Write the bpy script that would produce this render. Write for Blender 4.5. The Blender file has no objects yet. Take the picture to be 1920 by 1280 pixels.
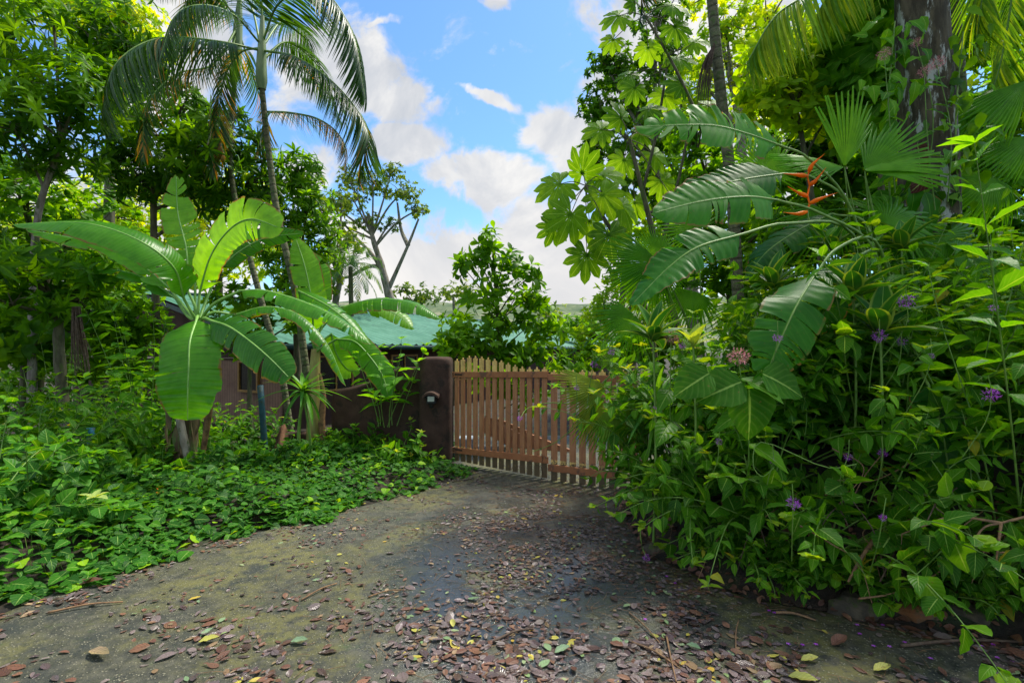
import bpy, math
import numpy as np
from math import radians as rad, pi
rng = np.random.default_rng(11)
sc = bpy.context.scene
COL = sc.collection

# ---------------------------------------------------------------- camera
F, HZ, EYE = 960.0, 655.0, 1.6          # pixels of focal length, horizon row, eye height
def P(px, py, D):
    return np.array([(px-960)/F*D, D, EYE-(py-HZ)/F*D])
cam = bpy.data.cameras.new('camera'); co = bpy.data.objects.new('camera', cam); COL.objects.link(co)
co.location = (0, 0, EYE); co.rotation_euler = (rad(90), 0, 0)
cam.sensor_width = 36; cam.lens = 18; cam.shift_y = (HZ-640)/1920; cam.clip_start = .05; cam.clip_end = 3000
sc.camera = co
sc.view_settings.view_transform = 'Standard'; sc.view_settings.look = 'None'
sc.view_settings.exposure = 1.2; sc.view_settings.gamma = 1
cy = sc.cycles
cy.use_denoising = True
cy.max_bounces = 7; cy.diffuse_bounces = 4; cy.glossy_bounces = 2; cy.transmission_bounces = 5; cy.transparent_max_bounces = 4
cy.sample_clamp_indirect = 4; cy.caustics_reflective = False; cy.caustics_refractive = False

# ---------------------------------------------------------------- node helper
class NT:
    def __init__(s, tree): s.t = tree; s.n = tree.nodes; s.l = tree.links
    def new(s, typ, **kw):
        n = s.n.new(typ)
        for k, v in kw.items(): setattr(n, k, v)
        return n
    def put(s, sock, v):
        if v is None: return
        if isinstance(v, bpy.types.NodeSocket): s.l.new(v, sock)
        else:
            if isinstance(v, (tuple, list)) and len(v) == 3 and sock.type == 'RGBA': v = (*v, 1)
            sock.default_value = v
    def m(s, op, a, b=None, c=None, clamp=False):
        n = s.new('ShaderNodeMath', operation=op, use_clamp=clamp)
        s.put(n.inputs[0], a); s.put(n.inputs[1], b); s.put(n.inputs[2], c); return n.outputs[0]
    def ss(s, v, lo, hi, a=0., b=1.):
        n = s.new('ShaderNodeMapRange', interpolation_type='SMOOTHSTEP')
        for i, x in enumerate((v, lo, hi, a, b)): s.put(n.inputs[i], x)
        return n.outputs[0]
    def mix(s, f, a, b, mode='MIX'):
        n = s.new('ShaderNodeMix', data_type='RGBA', blend_type=mode)
        s.put(n.inputs[0], f); s.put(n.inputs[6], a); s.put(n.inputs[7], b); return n.outputs[2]
    def noise(s, vec, scale, detail=4, rough=.55, out='Fac', dist=0.):
        n = s.new('ShaderNodeTexNoise'); s.put(n.inputs['Vector'], vec)
        n.inputs['Scale'].default_value = scale; n.inputs['Detail'].default_value = detail
        n.inputs['Roughness'].default_value = rough; n.inputs['Distortion'].default_value = dist
        return n.outputs[out]
    def mapv(s, vec, loc=(0,0,0), rot=(0,0,0), sc=(1,1,1)):
        n = s.new('ShaderNodeMapping'); s.put(n.inputs[0], vec)
        n.inputs[1].default_value = loc; n.inputs[2].default_value = rot; n.inputs[3].default_value = sc
        return n.outputs[0]
    def ramp(s, f, stops):
        n = s.new('ShaderNodeValToRGB'); s.put(n.inputs[0], f); cr = n.color_ramp
        while len(cr.elements) < len(stops): cr.elements.new(.5)
        for e, (p, c) in zip(cr.elements, stops): e.position = p; e.color = (*c, 1) if len(c) == 3 else c
        return n.outputs[0]
    def bump(s, h, strength, dist=.01):
        n = s.new('ShaderNodeBump'); s.put(n.inputs['Height'], h)
        n.inputs['Strength'].default_value = strength; n.inputs['Distance'].default_value = dist
        return n.outputs[0]

# ---------------------------------------------------------------- sky and sun
SUN_EL, SUN_AZ = rad(60), rad(48)      # azimuth from +Y towards +X
w = bpy.data.worlds.new('World'); sc.world = w; w.use_nodes = True
W = NT(w.node_tree); W.n.clear()
tc = W.new('ShaderNodeTexCoord'); d = tc.outputs['Generated']
sky = W.new('ShaderNodeTexSky', sky_type='NISHITA', sun_disc=False, sun_elevation=SUN_EL, sun_rotation=SUN_AZ,
            air_density=1.0, dust_density=.6, ozone_density=2.2)
sep = W.new('ShaderNodeSeparateXYZ'); W.put(sep.inputs[0], d)
yy = W.m('MAXIMUM', sep.outputs[1], .05)
u = W.m('DIVIDE', sep.outputs[0], yy); v = W.m('DIVIDE', sep.outputs[2], yy)
cmb = W.new('ShaderNodeCombineXYZ'); W.put(cmb.inputs[0], u); W.put(cmb.inputs[1], v)
uv = cmb.outputs[0]
warp = W.noise(uv, 3.2, 5, .6, 'Color')
wv = W.new('ShaderNodeVectorMath', operation='MULTIPLY_ADD'); W.put(wv.inputs[0], warp); wv.inputs[1].default_value = (.22, .16, 0)
W.put(wv.inputs[2], W.mapv(uv, loc=(-.11, -.08, 0)))
uvw = wv.outputs[0]
blobs = [(925,340,135,52,1.1,0), (745,272,100,42,1.1,0), (735,195,80,62,.75,0), (1080,265,75,90,1.1,.3), (840,480,330,75,.85,0), (1060,470,190,150,.9,0),
         (920,10,36,22,.7,0), (918,170,75,16,.8,-.35), (600,130,150,120,.9,.2), (330,90,150,160,1.1,0), (1000,560,600,80,.9,0), (712,44,44,12,.6,0),
         (1300,80,240,200,.9,0), (1450,300,300,200,1.0,0), (150,450,400,200,1.0,0), (960,600,3000,60,.9,0), (560,330,120,60,.6,.2), (1010,250,40,30,.7,.4)]
tot = None
for (bx, by, rx, ry, wt, rot) in blobs:
    mp = W.mapv(uvw, loc=(0,0,0))
    n1 = W.new('ShaderNodeVectorMath', operation='SUBTRACT'); W.put(n1.inputs[0], uvw); n1.inputs[1].default_value = ((bx-960)/F, (HZ-by)/F, 0)
    mp = W.mapv(n1.outputs[0], rot=(0, 0, -rot)) if rot else n1.outputs[0]
    n2 = W.new('ShaderNodeVectorMath', operation='MULTIPLY'); W.put(n2.inputs[0], mp); n2.inputs[1].default_value = (F/rx, F/ry, 0)
    n3 = W.new('ShaderNodeVectorMath', operation='LENGTH'); W.put(n3.inputs[0], n2.outputs[0])
    b = W.ss(n3.outputs['Value'], 0., 1.5, wt, 0.)
    tot = b if tot is None else W.m('MAXIMUM', tot, b)
fine = W.noise(uv, 6.5, 8, .62, dist=.4)
front = W.m('ADD', W.m('MULTIPLY', tot, .95), W.m('MULTIPLY', W.m('SUBTRACT', fine, .5), 2.3))
front = W.ss(front, .14, .56)
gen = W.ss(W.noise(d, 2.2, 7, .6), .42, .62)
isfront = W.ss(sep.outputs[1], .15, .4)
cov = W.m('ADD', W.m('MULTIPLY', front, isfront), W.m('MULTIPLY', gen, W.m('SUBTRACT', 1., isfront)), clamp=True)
shade = W.noise(uv, 3.6, 6, .6, dist=.6)
cloudc = W.ramp(shade, [(.30, (.48, .53, .61)), (.47, (.68, .70, .74)), (.60, (.93, .92, .90))])
cloudc = W.mix(W.ss(v, .05, .38), W.mix(.55, cloudc, (.92, .88, .84)), cloudc)
bgs = W.new('ShaderNodeBackground'); W.put(bgs.inputs[0], W.mix(1., sky.outputs[0], (.70, .98, 1.18), 'MULTIPLY')); bgs.inputs[1].default_value = .09
bgc = W.new('ShaderNodeBackground'); W.put(bgc.inputs[0], cloudc); W.put(bgc.inputs[1], W.m('ADD', .46, W.m('MULTIPLY', W.ss(sep.outputs[1], .45, -.1), .34)))  # clouds overhead and behind the camera brightened as added fill light
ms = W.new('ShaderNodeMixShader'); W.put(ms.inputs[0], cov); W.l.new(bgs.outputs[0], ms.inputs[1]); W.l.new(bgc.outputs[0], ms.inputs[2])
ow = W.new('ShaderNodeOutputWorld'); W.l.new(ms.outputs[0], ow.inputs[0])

sl = bpy.data.lights.new('sun', 'SUN'); sl.energy = 3.2; sl.angle = rad(12); sl.color = (1, .94, .82)
so = bpy.data.objects.new('sun', sl); COL.objects.link(so)
from mathutils import Vector
sd = Vector((math.cos(SUN_EL)*math.sin(SUN_AZ), math.cos(SUN_EL)*math.cos(SUN_AZ), math.sin(SUN_EL)))
so.rotation_euler = (-sd).to_track_quat('-Z', 'Y').to_euler(); so.location = tuple(sd*40)

# ---------------------------------------------------------------- mesh building
ORG = {}
def nrm(a):
    a = np.asarray(a, float); return a/np.maximum(np.linalg.norm(a, axis=-1, keepdims=True), 1e-9)
class Tpl:
    def __init__(s, V, Q, uv, T=None):
        s.V = np.asarray(V, float); s.Q = np.asarray(Q, int).reshape(-1, 4); s.uv = np.asarray(uv, float)
        s.T = np.zeros((0, 3), int) if T is None else np.asarray(T, int).reshape(-1, 3)
class MB:
    def __init__(s): s.v = []; s.q = []; s.t = []; s.uv = []; s.c = []; s.n = 0
    def add(s, V, Q=None, T=None, uv=None, tint=.5):
        V = np.asarray(V, float).reshape(-1, 3); k = len(V); s.v.append(V)
        if Q is not None and len(Q): s.q.append(np.asarray(Q, int).reshape(-1, 4)+s.n)
        if T is not None and len(T): s.t.append(np.asarray(T, int).reshape(-1, 3)+s.n)
        s.uv.append(np.zeros((k, 2)) if uv is None else np.asarray(uv, float).reshape(-1, 2))
        s.c.append(np.broadcast_to(np.asarray(tint, float), (k,)).copy()); s.n += k
    def inst(s, tp, pos, dirs, nor, sl, sw=None, tint=.5, sz=None):
        pos = np.atleast_2d(pos); N = len(pos)
        if N == 0: return
        dd = nrm(np.broadcast_to(dirs, (N, 3))); nn = np.broadcast_to(nor, (N, 3))
        x = nrm(np.cross(dd, nn)+1e-7); z = np.cross(x, dd)
        sl = np.broadcast_to(sl, (N,)).astype(float); sw = sl if sw is None else np.broadcast_to(sw, (N,)).astype(float)
        sz = sl if sz is None else np.broadcast_to(sz, (N,)).astype(float)
        M = np.stack([x*sw[:, None], dd*sl[:, None], z*sz[:, None]], axis=2)
        V = np.einsum('nij,kj->nki', M, tp.V)+pos[:, None]
        k = len(tp.V); off = (np.arange(N)*k)[:, None, None]
        tint = np.repeat(np.broadcast_to(tint, (N,)), k)
        s.add(V.reshape(-1, 3), (tp.Q[None]+off).reshape(-1, 4), (tp.T[None]+off).reshape(-1, 3),
              np.tile(tp.uv, (N, 1)), tint)
    def tube(s, pts, r0, r1=None, sides=7, tint=.5, cap=False, prof=None):
        pts = np.asarray(pts, float); n = len(pts); r1 = r0 if r1 is None else r1
        r = np.linspace(r0, r1, n) if prof is None else np.asarray(prof, float)
        tg = nrm(np.gradient(pts, axis=0)); ref = np.array([.13, .97, .2]) if abs(tg[n//2][1]) < .8 else np.array([1., .1, .1])
        a = nrm(np.cross(tg, ref)); b = np.cross(tg, a)
        th = np.linspace(0, 2*pi, sides, endpoint=False)
        V = pts[:, None]+r[:, None, None]*(np.cos(th)[None, :, None]*a[:, None]+np.sin(th)[None, :, None]*b[:, None])
        i = np.arange(n-1)[:, None]*sides; j = np.arange(sides)[None]; j2 = (j+1) % sides
        Q = np.stack([i+j, i+j2, i+sides+j2, i+sides+j], -1).reshape(-1, 4)
        L = np.concatenate([[0], np.cumsum(np.linalg.norm(np.diff(pts, axis=0), axis=1))])
        uv = np.stack([np.tile(th/(2*pi), n), np.repeat(L, sides)], 1)
        V = V.reshape(-1, 3); T = []
        if cap:
            V = np.vstack([V, pts[0], pts[-1]]); m = n*sides
            T = [[(k+1) % sides, k, m] for k in range(sides)]+[[m-sides+k, m-sides+(k+1) % sides, m+1] for k in range(sides)]
            uv = np.vstack([uv, [0, 0], [0, L[-1]]])
        s.add(V, Q, T, uv, tint)
    def box(s, c, h, rz=0., tint=.5, rx=0., ry=0.):
        V = np.array([[x, y, z] for x in (-1, 1) for y in (-1, 1) for z in (-1, 1)], float)*np.asarray(h)
        def R(a, i, j):
            m = np.eye(3); m[i, i] = m[j, j] = math.cos(a); m[i, j] = -math.sin(a); m[j, i] = math.sin(a); return m
        V = V @ R(rx, 1, 2).T @ R(ry, 2, 0).T @ R(rz, 0, 1).T+np.asarray(c)
        s.add(V, [[0,1,3,2],[4,6,7,5],[0,4,5,1],[2,3,7,6],[0,2,6,4],[1,5,7,3]], tint=tint)
    def build(s, name, mat, parent=None, origin=None, smooth=True, bevel=0):
        V = np.vstack(s.v); org = np.array(ORG.get(parent.name, (0,0,0)) if parent else (origin if origin is not None else (0,0,0)), float)
        V = (V-org).astype(np.float32)
        Q = np.vstack(s.q) if s.q else np.zeros((0, 4), int); T = np.vstack(s.t) if s.t else np.zeros((0, 3), int)
        me = bpy.data.meshes.new(name); me.vertices.add(len(V)); me.vertices.foreach_set('co', V.ravel())
        li = np.concatenate([Q.ravel(), T.ravel()]).astype(np.int32); me.loops.add(len(li)); me.loops.foreach_set('vertex_index', li)
        ls = np.concatenate([np.arange(len(Q))*4, len(Q)*4+np.arange(len(T))*3]).astype(np.int32)
        me.polygons.add(len(ls)); me.polygons.foreach_set('loop_start', ls)
        me.polygons.foreach_set('use_smooth', np.full(len(ls), smooth))
        U = np.vstack(s.uv).astype(np.float32)[li]; ul = me.uv_layers.new(name='UVMap'); ul.data.foreach_set('uv', U.ravel())
        at = me.attributes.new('tint', 'FLOAT', 'POINT'); at.data.foreach_set('value', np.concatenate(s.c).astype(np.float32))
        me.update(); me.validate()
        me.materials.append(mat)
        o = bpy.data.objects.new(name, me); COL.objects.link(o)
        if parent: o.parent = parent; ORG[o.name] = org
        else: o.location = tuple(org); ORG[o.name] = org
        if bevel:
            bm = o.modifiers.new('bevel', 'BEVEL'); bm.width = bevel; bm.segments = 3; bm.limit_method = 'ANGLE'
        return o
def tag(o, label=None, cat=None, group=None, kind=None):
    if label: o['label'] = label
    if cat: o['category'] = cat
    if group: o['group'] = group
    if kind: o['kind'] = kind
    return o
def thing(name, loc, label, cat, group=None):
    o = bpy.data.objects.new(name, None); COL.objects.link(o); o.location = tuple(float(a) for a in loc)
    o.empty_display_size = .1; ORG[o.name] = np.array(loc, float); return tag(o, label, cat, group)
def copy_tree(o, parent=None):
    c = o.copy(); COL.objects.link(c)
    if parent: c.parent = parent
    for ch in list(o.children): copy_tree(ch, c)
    return c
def spline(pts, n=24):
    p = np.asarray(pts, float)
    if len(p) == 2: return p[0]+(p[1]-p[0])*np.linspace(0, 1, n)[:, None]
    q = np.vstack([2*p[0]-p[1], p, 2*p[-1]-p[-2]]); m = len(p)-1
    t = np.linspace(0, m, n); i = np.minimum(t.astype(int), m-1); f = (t-i)[:, None]
    a, b, c, e = q[i], q[i+1], q[i+2], q[i+3]
    return .5*((2*b)+(-a+c)*f+(2*a-5*b+4*c-e)*f**2+(-a+3*b-3*c+e)*f**3)
def px(*pts): return np.array([P(*p) for p in pts])
def rnd(a, b, n=None): return rng.uniform(a, b, n)

# ---------------------------------------------------------------- leaf templates (y = length, x = width, z = up)
def leaf_tpl(n=6, w=.5, peak=.42, fold=.18, droop=.22, tip=1., wave=0., w0=.02, cols=1):
    t = np.linspace(0, 1, n+1); p = math.log(.5)/math.log(peak)
    hw = (np.sin(pi*t**p)**tip)*w/2+.003; hw[0] = w0*.5+.002
    us = np.linspace(-1, 1, 2*cols+1); V = []; uvs = []
    for ti, h in zip(t, hw):
        for uu in us:
            V.append((uu*h, ti*(1-.12*droop), -droop*ti**2+fold*abs(uu)*h*2*.7+wave*math.sin(ti*17+3*uu)*abs(uu)*h))
            uvs.append((uu*.5+.5, ti))
    m = 2*cols+1
    Q = [[r*m+c, r*m+c+1, (r+1)*m+c+1, (r+1)*m+c] for r in range(n) for c in range(2*cols)]
    return Tpl(V, Q, uvs)
def merge(tps):
    V = []; Q = []; uv = []; T = []; n = 0
    for t in tps:
        V.append(t.V); Q.append(t.Q+n); T.append(t.T+n); uv.append(t.uv); n += len(t.V)
    return Tpl(np.vstack(V), np.vstack(Q), np.vstack(uv), np.vstack(T))
def xf(t, d, nor, s=1., pos=(0,0,0), sw=None):
    mb = MB(); mb.inst(t, [pos], [d], [nor], s, sw if sw is not None else s)
    return Tpl(mb.v[0], mb.q[0] if mb.q else [], mb.uv[0], mb.t[0] if mb.t else None)
def whorl(leaf, k, up=.35, jit=.25, seed=0, ax=.12):
    r = np.random.default_rng(seed); out = []
    for i in range(k):
        a = i*2.4+r.uniform(-.3, .3); e = up+r.uniform(-jit, jit)*1.6
        dd = np.array([math.cos(a)*math.cos(e), math.sin(e), math.sin(a)*math.cos(e)])
        out.append(xf(leaf, dd, (0+.25*r.normal(), 1, .25*r.normal()), r.uniform(.7, 1.1), (0, ax*i/k*2, 0)))
    return merge(out)
L_OV = leaf_tpl(7, .50, .38, .2, .25, 1., .12, cols=2)
L_OV2 = leaf_tpl(7, .56, .34, .1, .45, 1., .15, cols=2)
L_OV3 = leaf_tpl(7, .44, .42, .28, .1, 1., .1, cols=2)
L_HEART = leaf_tpl(6, .92, .30, .12, .15, .7, .1, w0=.35, cols=2)
L_MID = leaf_tpl(4, .42, .45, .2, .25)
L_LAN = leaf_tpl(4, .24, .45, .25, .35)
L_SM = leaf_tpl(2, .5, .5, .2, .1)
L_STRAP = leaf_tpl(9, .085, .3, .35, .55, .6, w0=.06)
L_BLADE = leaf_tpl(7, .22, .45, .45, .25, .7, w0=.07, cols=1)
L_LFT = leaf_tpl(5, .06, .35, .2, .5, .7)
L_LFT2 = leaf_tpl(4, .05, .35, .2, .25, .7)
L_OBO = leaf_tpl(5, .42, .6, .15, .25)
def cecropia(nl=9, seed=0):
    r = np.random.default_rng(seed); lobe = leaf_tpl(6, .36, .66, .05, .22, .75, .12, w0=.1, cols=1); out = []
    for i in range(nl):
        a = (i-(nl-1)/2)*(300/(nl-.5))*pi/180; L = 1-.33*abs(i-(nl-1)/2)/(nl/2)+r.uniform(-.05, .05)
        out.append(xf(lobe, (math.sin(a), math.cos(a), -.06+r.uniform(-.1, .04)), (0, 0, 1), L, (0, 0, .004*i)))
    return merge(out)
CEC = [cecropia(9, s) for s in range(3)]
def fan(nseg=30, spread=210, split=.55, droop=.3, seed=0, pleat=.016):
    r = np.random.default_rng(seed); V = []; Q = []; uv = []; n = 0
    rows = [.02, .2, .4, split, .78, .9, 1.0]; da = rad(spread)/nseg
    for i in range(nseg):
        a = (i+.5-nseg/2)*da; k = abs(a)/rad(spread/2); R = 1-.25*k**2+r.uniform(-.05, .03); dr = droop*(1+r.uniform(-.3, .5)); bend = r.uniform(-.06, .06)
        for j, q in enumerate(rows):
            half = da/2*min(q, split)*1.02
            if q > split: half *= (1-(q-split)/(1-split))**.8+.03
            rr = q*R; z0 = -dr*max(0, q-.35)**1.6-.12*q*k+.06*math.cos(a)*q
            for sgn in (-1, 0, 1):
                aa = a+sgn*half/max(q, .02)+bend*max(0, q-split)
                V.append((math.sin(aa)*rr, math.cos(aa)*rr, z0+(pleat*min(q*2, 1) if sgn == 0 else 0))); uv.append((.5+.5*sgn, q))
        for j in range(len(rows)-1):
            for c in (0, 1):
                b = n+j*3+c; Q.append([b, b+1, b+4, b+3])
        n += len(rows)*3
    return Tpl(V, Q, uv)
FAN = [fan(32, 200, .5, .45, 1), fan(30, 170, .45, .8, 2), fan(24, 110, .58, .2, 3, .02), fan(15, 58, .6, .12, 4, .022)]

# ---------------------------------------------------------------- materials
def new_mat(name):
    m = bpy.data.materials.new(name); m.use_nodes = True; N = NT(m.node_tree); N.n.clear()
    o = N.new('ShaderNodeOutputMaterial'); return m, N, o
def leaf_mat(name, cols, rough=.42, trans=.38, veins=0, slant=2.6, mid=.05, rib=(.30, .46, .10), glow=(2.9, 2.3, .35), edge=None, objrand=False, spec=.12, blotch=.0, bstr=.35, wear=False):
    m, N, o = new_mat(name)
    at = N.new('ShaderNodeAttribute', attribute_name='tint').outputs['Fac']
    if objrand: at = N.new('ShaderNodeObjectInfo').outputs['Random']
    c = N.ramp(at, [(i/(len(cols)-1), k) for i, k in enumerate(cols)])
    obj = N.new('ShaderNodeTexCoord').outputs['Object']
    c = N.mix(N.ss(N.noise(obj, 9, 2), .35, .7), c, N.mix(1., c, (.72, .80, .7), 'MULTIPLY'))
    nor = None
    if blotch:
        c = N.mix(N.ss(N.noise(obj, 38, 3, .7), .66-.1*blotch, .74), c, (.16, .11, .03))
    if veins:
        sep = N.new('ShaderNodeSeparateXYZ'); N.put(sep.inputs[0], N.new('ShaderNodeTexCoord').outputs['UV'])
        a = N.m('ABSOLUTE', N.m('SUBTRACT', sep.outputs[0], .5)); a = N.m('MULTIPLY', a, 2.)
        ph = N.m('MULTIPLY', N.m('SUBTRACT', N.m('MULTIPLY', sep.outputs[1], float(veins)), N.m('MULTIPLY', a, slant)), 2*pi)
        s_ = N.m('SINE', ph); s01 = N.m('MULTIPLY_ADD', s_, .5, .5); sv = N.m('POWER', s01, 6.)
        mr = N.ss(a, mid*.5, mid*1.4, 1., 0.)
        c = N.mix(N.m('MULTIPLY', sv, .11), c, rib); c = N.mix(N.m('MULTIPLY', mr, .8), c, rib)
        if wear: c = N.mix(N.m('MULTIPLY', N.ss(N.m('ADD', a, N.m('MULTIPLY', N.noise(obj, 14, 3), .16)), .99, 1.04), N.ss(N.noise(obj, 3, 3), .42, .56)), c, (.20, .12, .035))
        if edge: c = N.mix(N.ss(a, .72, .86), c, edge)
        nor = N.bump(N.m('SUBTRACT', N.m('MULTIPLY', s01, -.6), mr), bstr, .006)
    p = N.new('ShaderNodeBsdfPrincipled'); N.put(p.inputs['Base Color'], c); p.inputs['Roughness'].default_value = rough
    p.inputs['Specular IOR Level'].default_value = spec
    if nor: N.put(p.inputs['Normal'], nor)
    if trans:
        tr = N.new('ShaderNodeBsdfTranslucent'); N.put(tr.inputs[0], N.mix(1., c, glow, 'MULTIPLY'))
        mx = N.new('ShaderNodeMixShader'); mx.inputs[0].default_value = trans
        N.l.new(p.outputs[0], mx.inputs[1]); N.l.new(tr.outputs[0], mx.inputs[2]); N.l.new(mx.outputs[0], o.inputs[0])
    else: N.l.new(p.outputs[0], o.inputs[0])
    return m
def solid(name, c1, c2=None, scale=6, rough=.8, bump=.2, stretch=(1,1,1), c3=None, rings=0, metallic=0, spec=.3, detail=6):
    m, N, o = new_mat(name)
    g = N.mapv(N.new('ShaderNodeTexCoord').outputs['Object'], sc=stretch)
    n = N.noise(g, scale, detail, .65); c = N.mix(N.ss(n, .38, .64), c1, c2 or c1)
    if c3: c = N.mix(N.ss(N.noise(N.mapv(g, loc=(5, 2, 8)), scale*.7, 6, .7), .53, .6), c, c3)
    h = n
    if rings:
        sp = N.new('ShaderNodeSeparateXYZ'); N.put(sp.inputs[0], N.new('ShaderNodeTexCoord').outputs['UV'])
        r = N.m('POWER', N.m('MULTIPLY_ADD', N.m('SINE', N.m('ADD', N.m('MULTIPLY', sp.outputs[1], rings*2*pi), N.m('MULTIPLY', n, 3.))), .5, .5), 8.)
        c = N.mix(N.m('MULTIPLY', r, .5), c, tuple(k*.35 for k in c1)); h = N.m('SUBTRACT', n, r)
    p = N.new('ShaderNodeBsdfPrincipled'); N.put(p.inputs['Base Color'], c); p.inputs['Roughness'].default_value = rough
    p.inputs['Metallic'].default_value = metallic; p.inputs['Specular IOR Level'].default_value = spec
    if bump: N.put(p.inputs['Normal'], N.bump(h, bump, .03))
    N.l.new(p.outputs[0], o.inputs[0]); return m
G = {}
G['shrub'] = leaf_mat('broad_leaf_green', [(.012,.058,.004), (.026,.105,.006), (.048,.165,.007), (.08,.235,.008), (.15,.35,.010), (.40,.36,.03)], .40, .40, 7, 2.2, blotch=.4)
G['shrub_bright'] = leaf_mat('broad_leaf_bright', [(.045,.17,.006), (.085,.26,.008), (.17,.40,.012)], .42, .45, 7, 2.2)
G['cover'] = leaf_mat('ground_cover_green', [(.012,.060,.009), (.024,.11,.011), (.045,.175,.011), (.09,.27,.010), (.26,.46,.015)], .45, .34, 5, 1.6)
G['dark'] = leaf_mat('dark_tree_leaf', [(.020,.07,.003), (.042,.13,.004), (.08,.21,.005), (.17,.35,.008)], .42, .46)
G['mid'] = leaf_mat('tree_leaf_green', [(.034,.115,.003), (.08,.21,.005), (.18,.37,.008)], .45, .48)
G['glow'] = leaf_mat('tree_leaf_yellow_green', [(.14,.29,.008), (.26,.42,.012), (.45,.5,.02)], .5, .52)
G['far'] = leaf_mat('far_tree_leaf', [(.06,.12,.02), (.10,.18,.025), (.18,.26,.04)], .6, .4)
G['cec'] = leaf_mat('cecropia_leaf', [(.05,.14,.005), (.09,.22,.006), (.17,.33,.010)], .5, .48, 9, 2.5)
G['fan'] = leaf_mat('fan_palm_leaf', [(.035,.15,.006), (.08,.25,.008), (.15,.36,.012)], .4, .42, 1, 0, .06, rib=(.2,.42,.06))
G['fan_old'] = leaf_mat('fan_palm_leaf_aged', [(.07,.16,.015), (.13,.26,.02), (.25,.29,.03), (.32,.2,.04)], .45, .3, 1, 0, .06)
G['ban'] = leaf_mat('banana_leaf', [(.025,.12,.012), (.05,.20,.012), (.09,.30,.010), (.20,.44,.012), (.5,.55,.02)], .36, .48, 44, .6, .035, rib=(.2,.42,.08), spec=.28, bstr=.3, wear=True, blotch=.25)
G['hel'] = leaf_mat('heliconia_leaf', [(.018,.11,.008), (.04,.19,.010), (.085,.30,.010)], .46, .45, 34, 1.4, .04, rib=(.14,.32,.05), spec=.22, bstr=.18, wear=True, blotch=.3)
G['palm'] = leaf_mat('palm_leaflet', [(.018,.06,.014), (.032,.095,.017), (.055,.14,.02), (.32,.22,.03), (.46,.2,.03)], .4, .42, spec=.35)
G['palm_g'] = leaf_mat('palm_leaflet_bright', [(.08,.2,.02), (.15,.3,.02), (.28,.36,.03)], .4, .4)
G['drac'] = leaf_mat('margined_leaf', [(.015,.09,.015), (.03,.13,.02), (.05,.18,.02)], .35, .25, 1, 0, .03, edge=(.20,.30,.05))
G['strap'] = leaf_mat('strap_leaf', [(.03,.12,.02), (.06,.2,.025), (.12,.3,.03)], .38, .3, 1, 0, .05)
G['pale'] = leaf_mat('pale_bract', [(.3,.42,.08), (.45,.52,.16)], .5, .4, 8, 1.5)
G['dry'] = solid('dry_leaf', (.22,.12,.05), (.09,.05,.025), 14, .85, .3)
G['purple'] = leaf_mat('purple_flower', [(.42,.05,.55), (.68,.20,.85)], .5, .3, glow=(1.2,1,1.2))
G['pink'] = leaf_mat('pink_flower', [(.50,.14,.17), (.85,.45,.46)], .5, .3, glow=(1.2,1,1))
G['orange'] = leaf_mat('orange_bract', [(.85,.16,.006), (.95,.27,.01)], .38, .3, glow=(1.3,1,.8))
G['red'] = leaf_mat('dark_red_leaf', [(.05,.008,.006), (.10,.015,.01)], .35, .25, 6)
B = {}
B['brown'] = solid('brown_bark', (.062,.056,.030), (.13,.12,.068), 14, .9, .5, (1,1,.3), c3=(.07,.10,.025))
B['grey'] = solid('grey_bark', (.17,.14,.11), (.27,.24,.2), 12, .9, .5, (1,1,.3), c3=(.07,.09,.03))
B['big'] = solid('lichen_bark', (.04,.034,.02), (.10,.085,.05), 9, .95, 1., (1,1,.28), c3=(.36,.38,.33))
B['palm'] = solid('palm_trunk', (.085,.085,.045), (.16,.155,.085), 20, .9, .5, c3=(.08,.12,.035), rings=7)
B['green'] = solid('green_stem', (.1,.2,.03), (.17,.28,.05), 12, .5, .1)
B['rib'] = solid('leaf_midrib', (.14,.30,.05), (.22,.40,.08), 8, .45, .1)
B['shaft'] = solid('palm_crownshaft', (.16,.24,.10), (.26,.32,.16), 10, .5, .15, (1,1,.2))
B['pseudo'] = solid('banana_stem', (.07,.045,.025), (.16,.12,.06), 10, .85, .6, (1,1,.22), c3=(.12,.17,.05))
B['pseudo_y'] = solid('banana_stem_yellow', (.35,.34,.10), (.28,.2,.07), 8, .6, .3, (1,1,.25), c3=(.2,.1,.04))
B['twig'] = solid('dry_twig', (.26,.15,.07), (.15,.09,.05), 30, .85, .3)
B['twig_dark'] = solid('dark_twig', (.07,.045,.03), (.13,.09,.06), 30, .85, .3)

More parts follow.
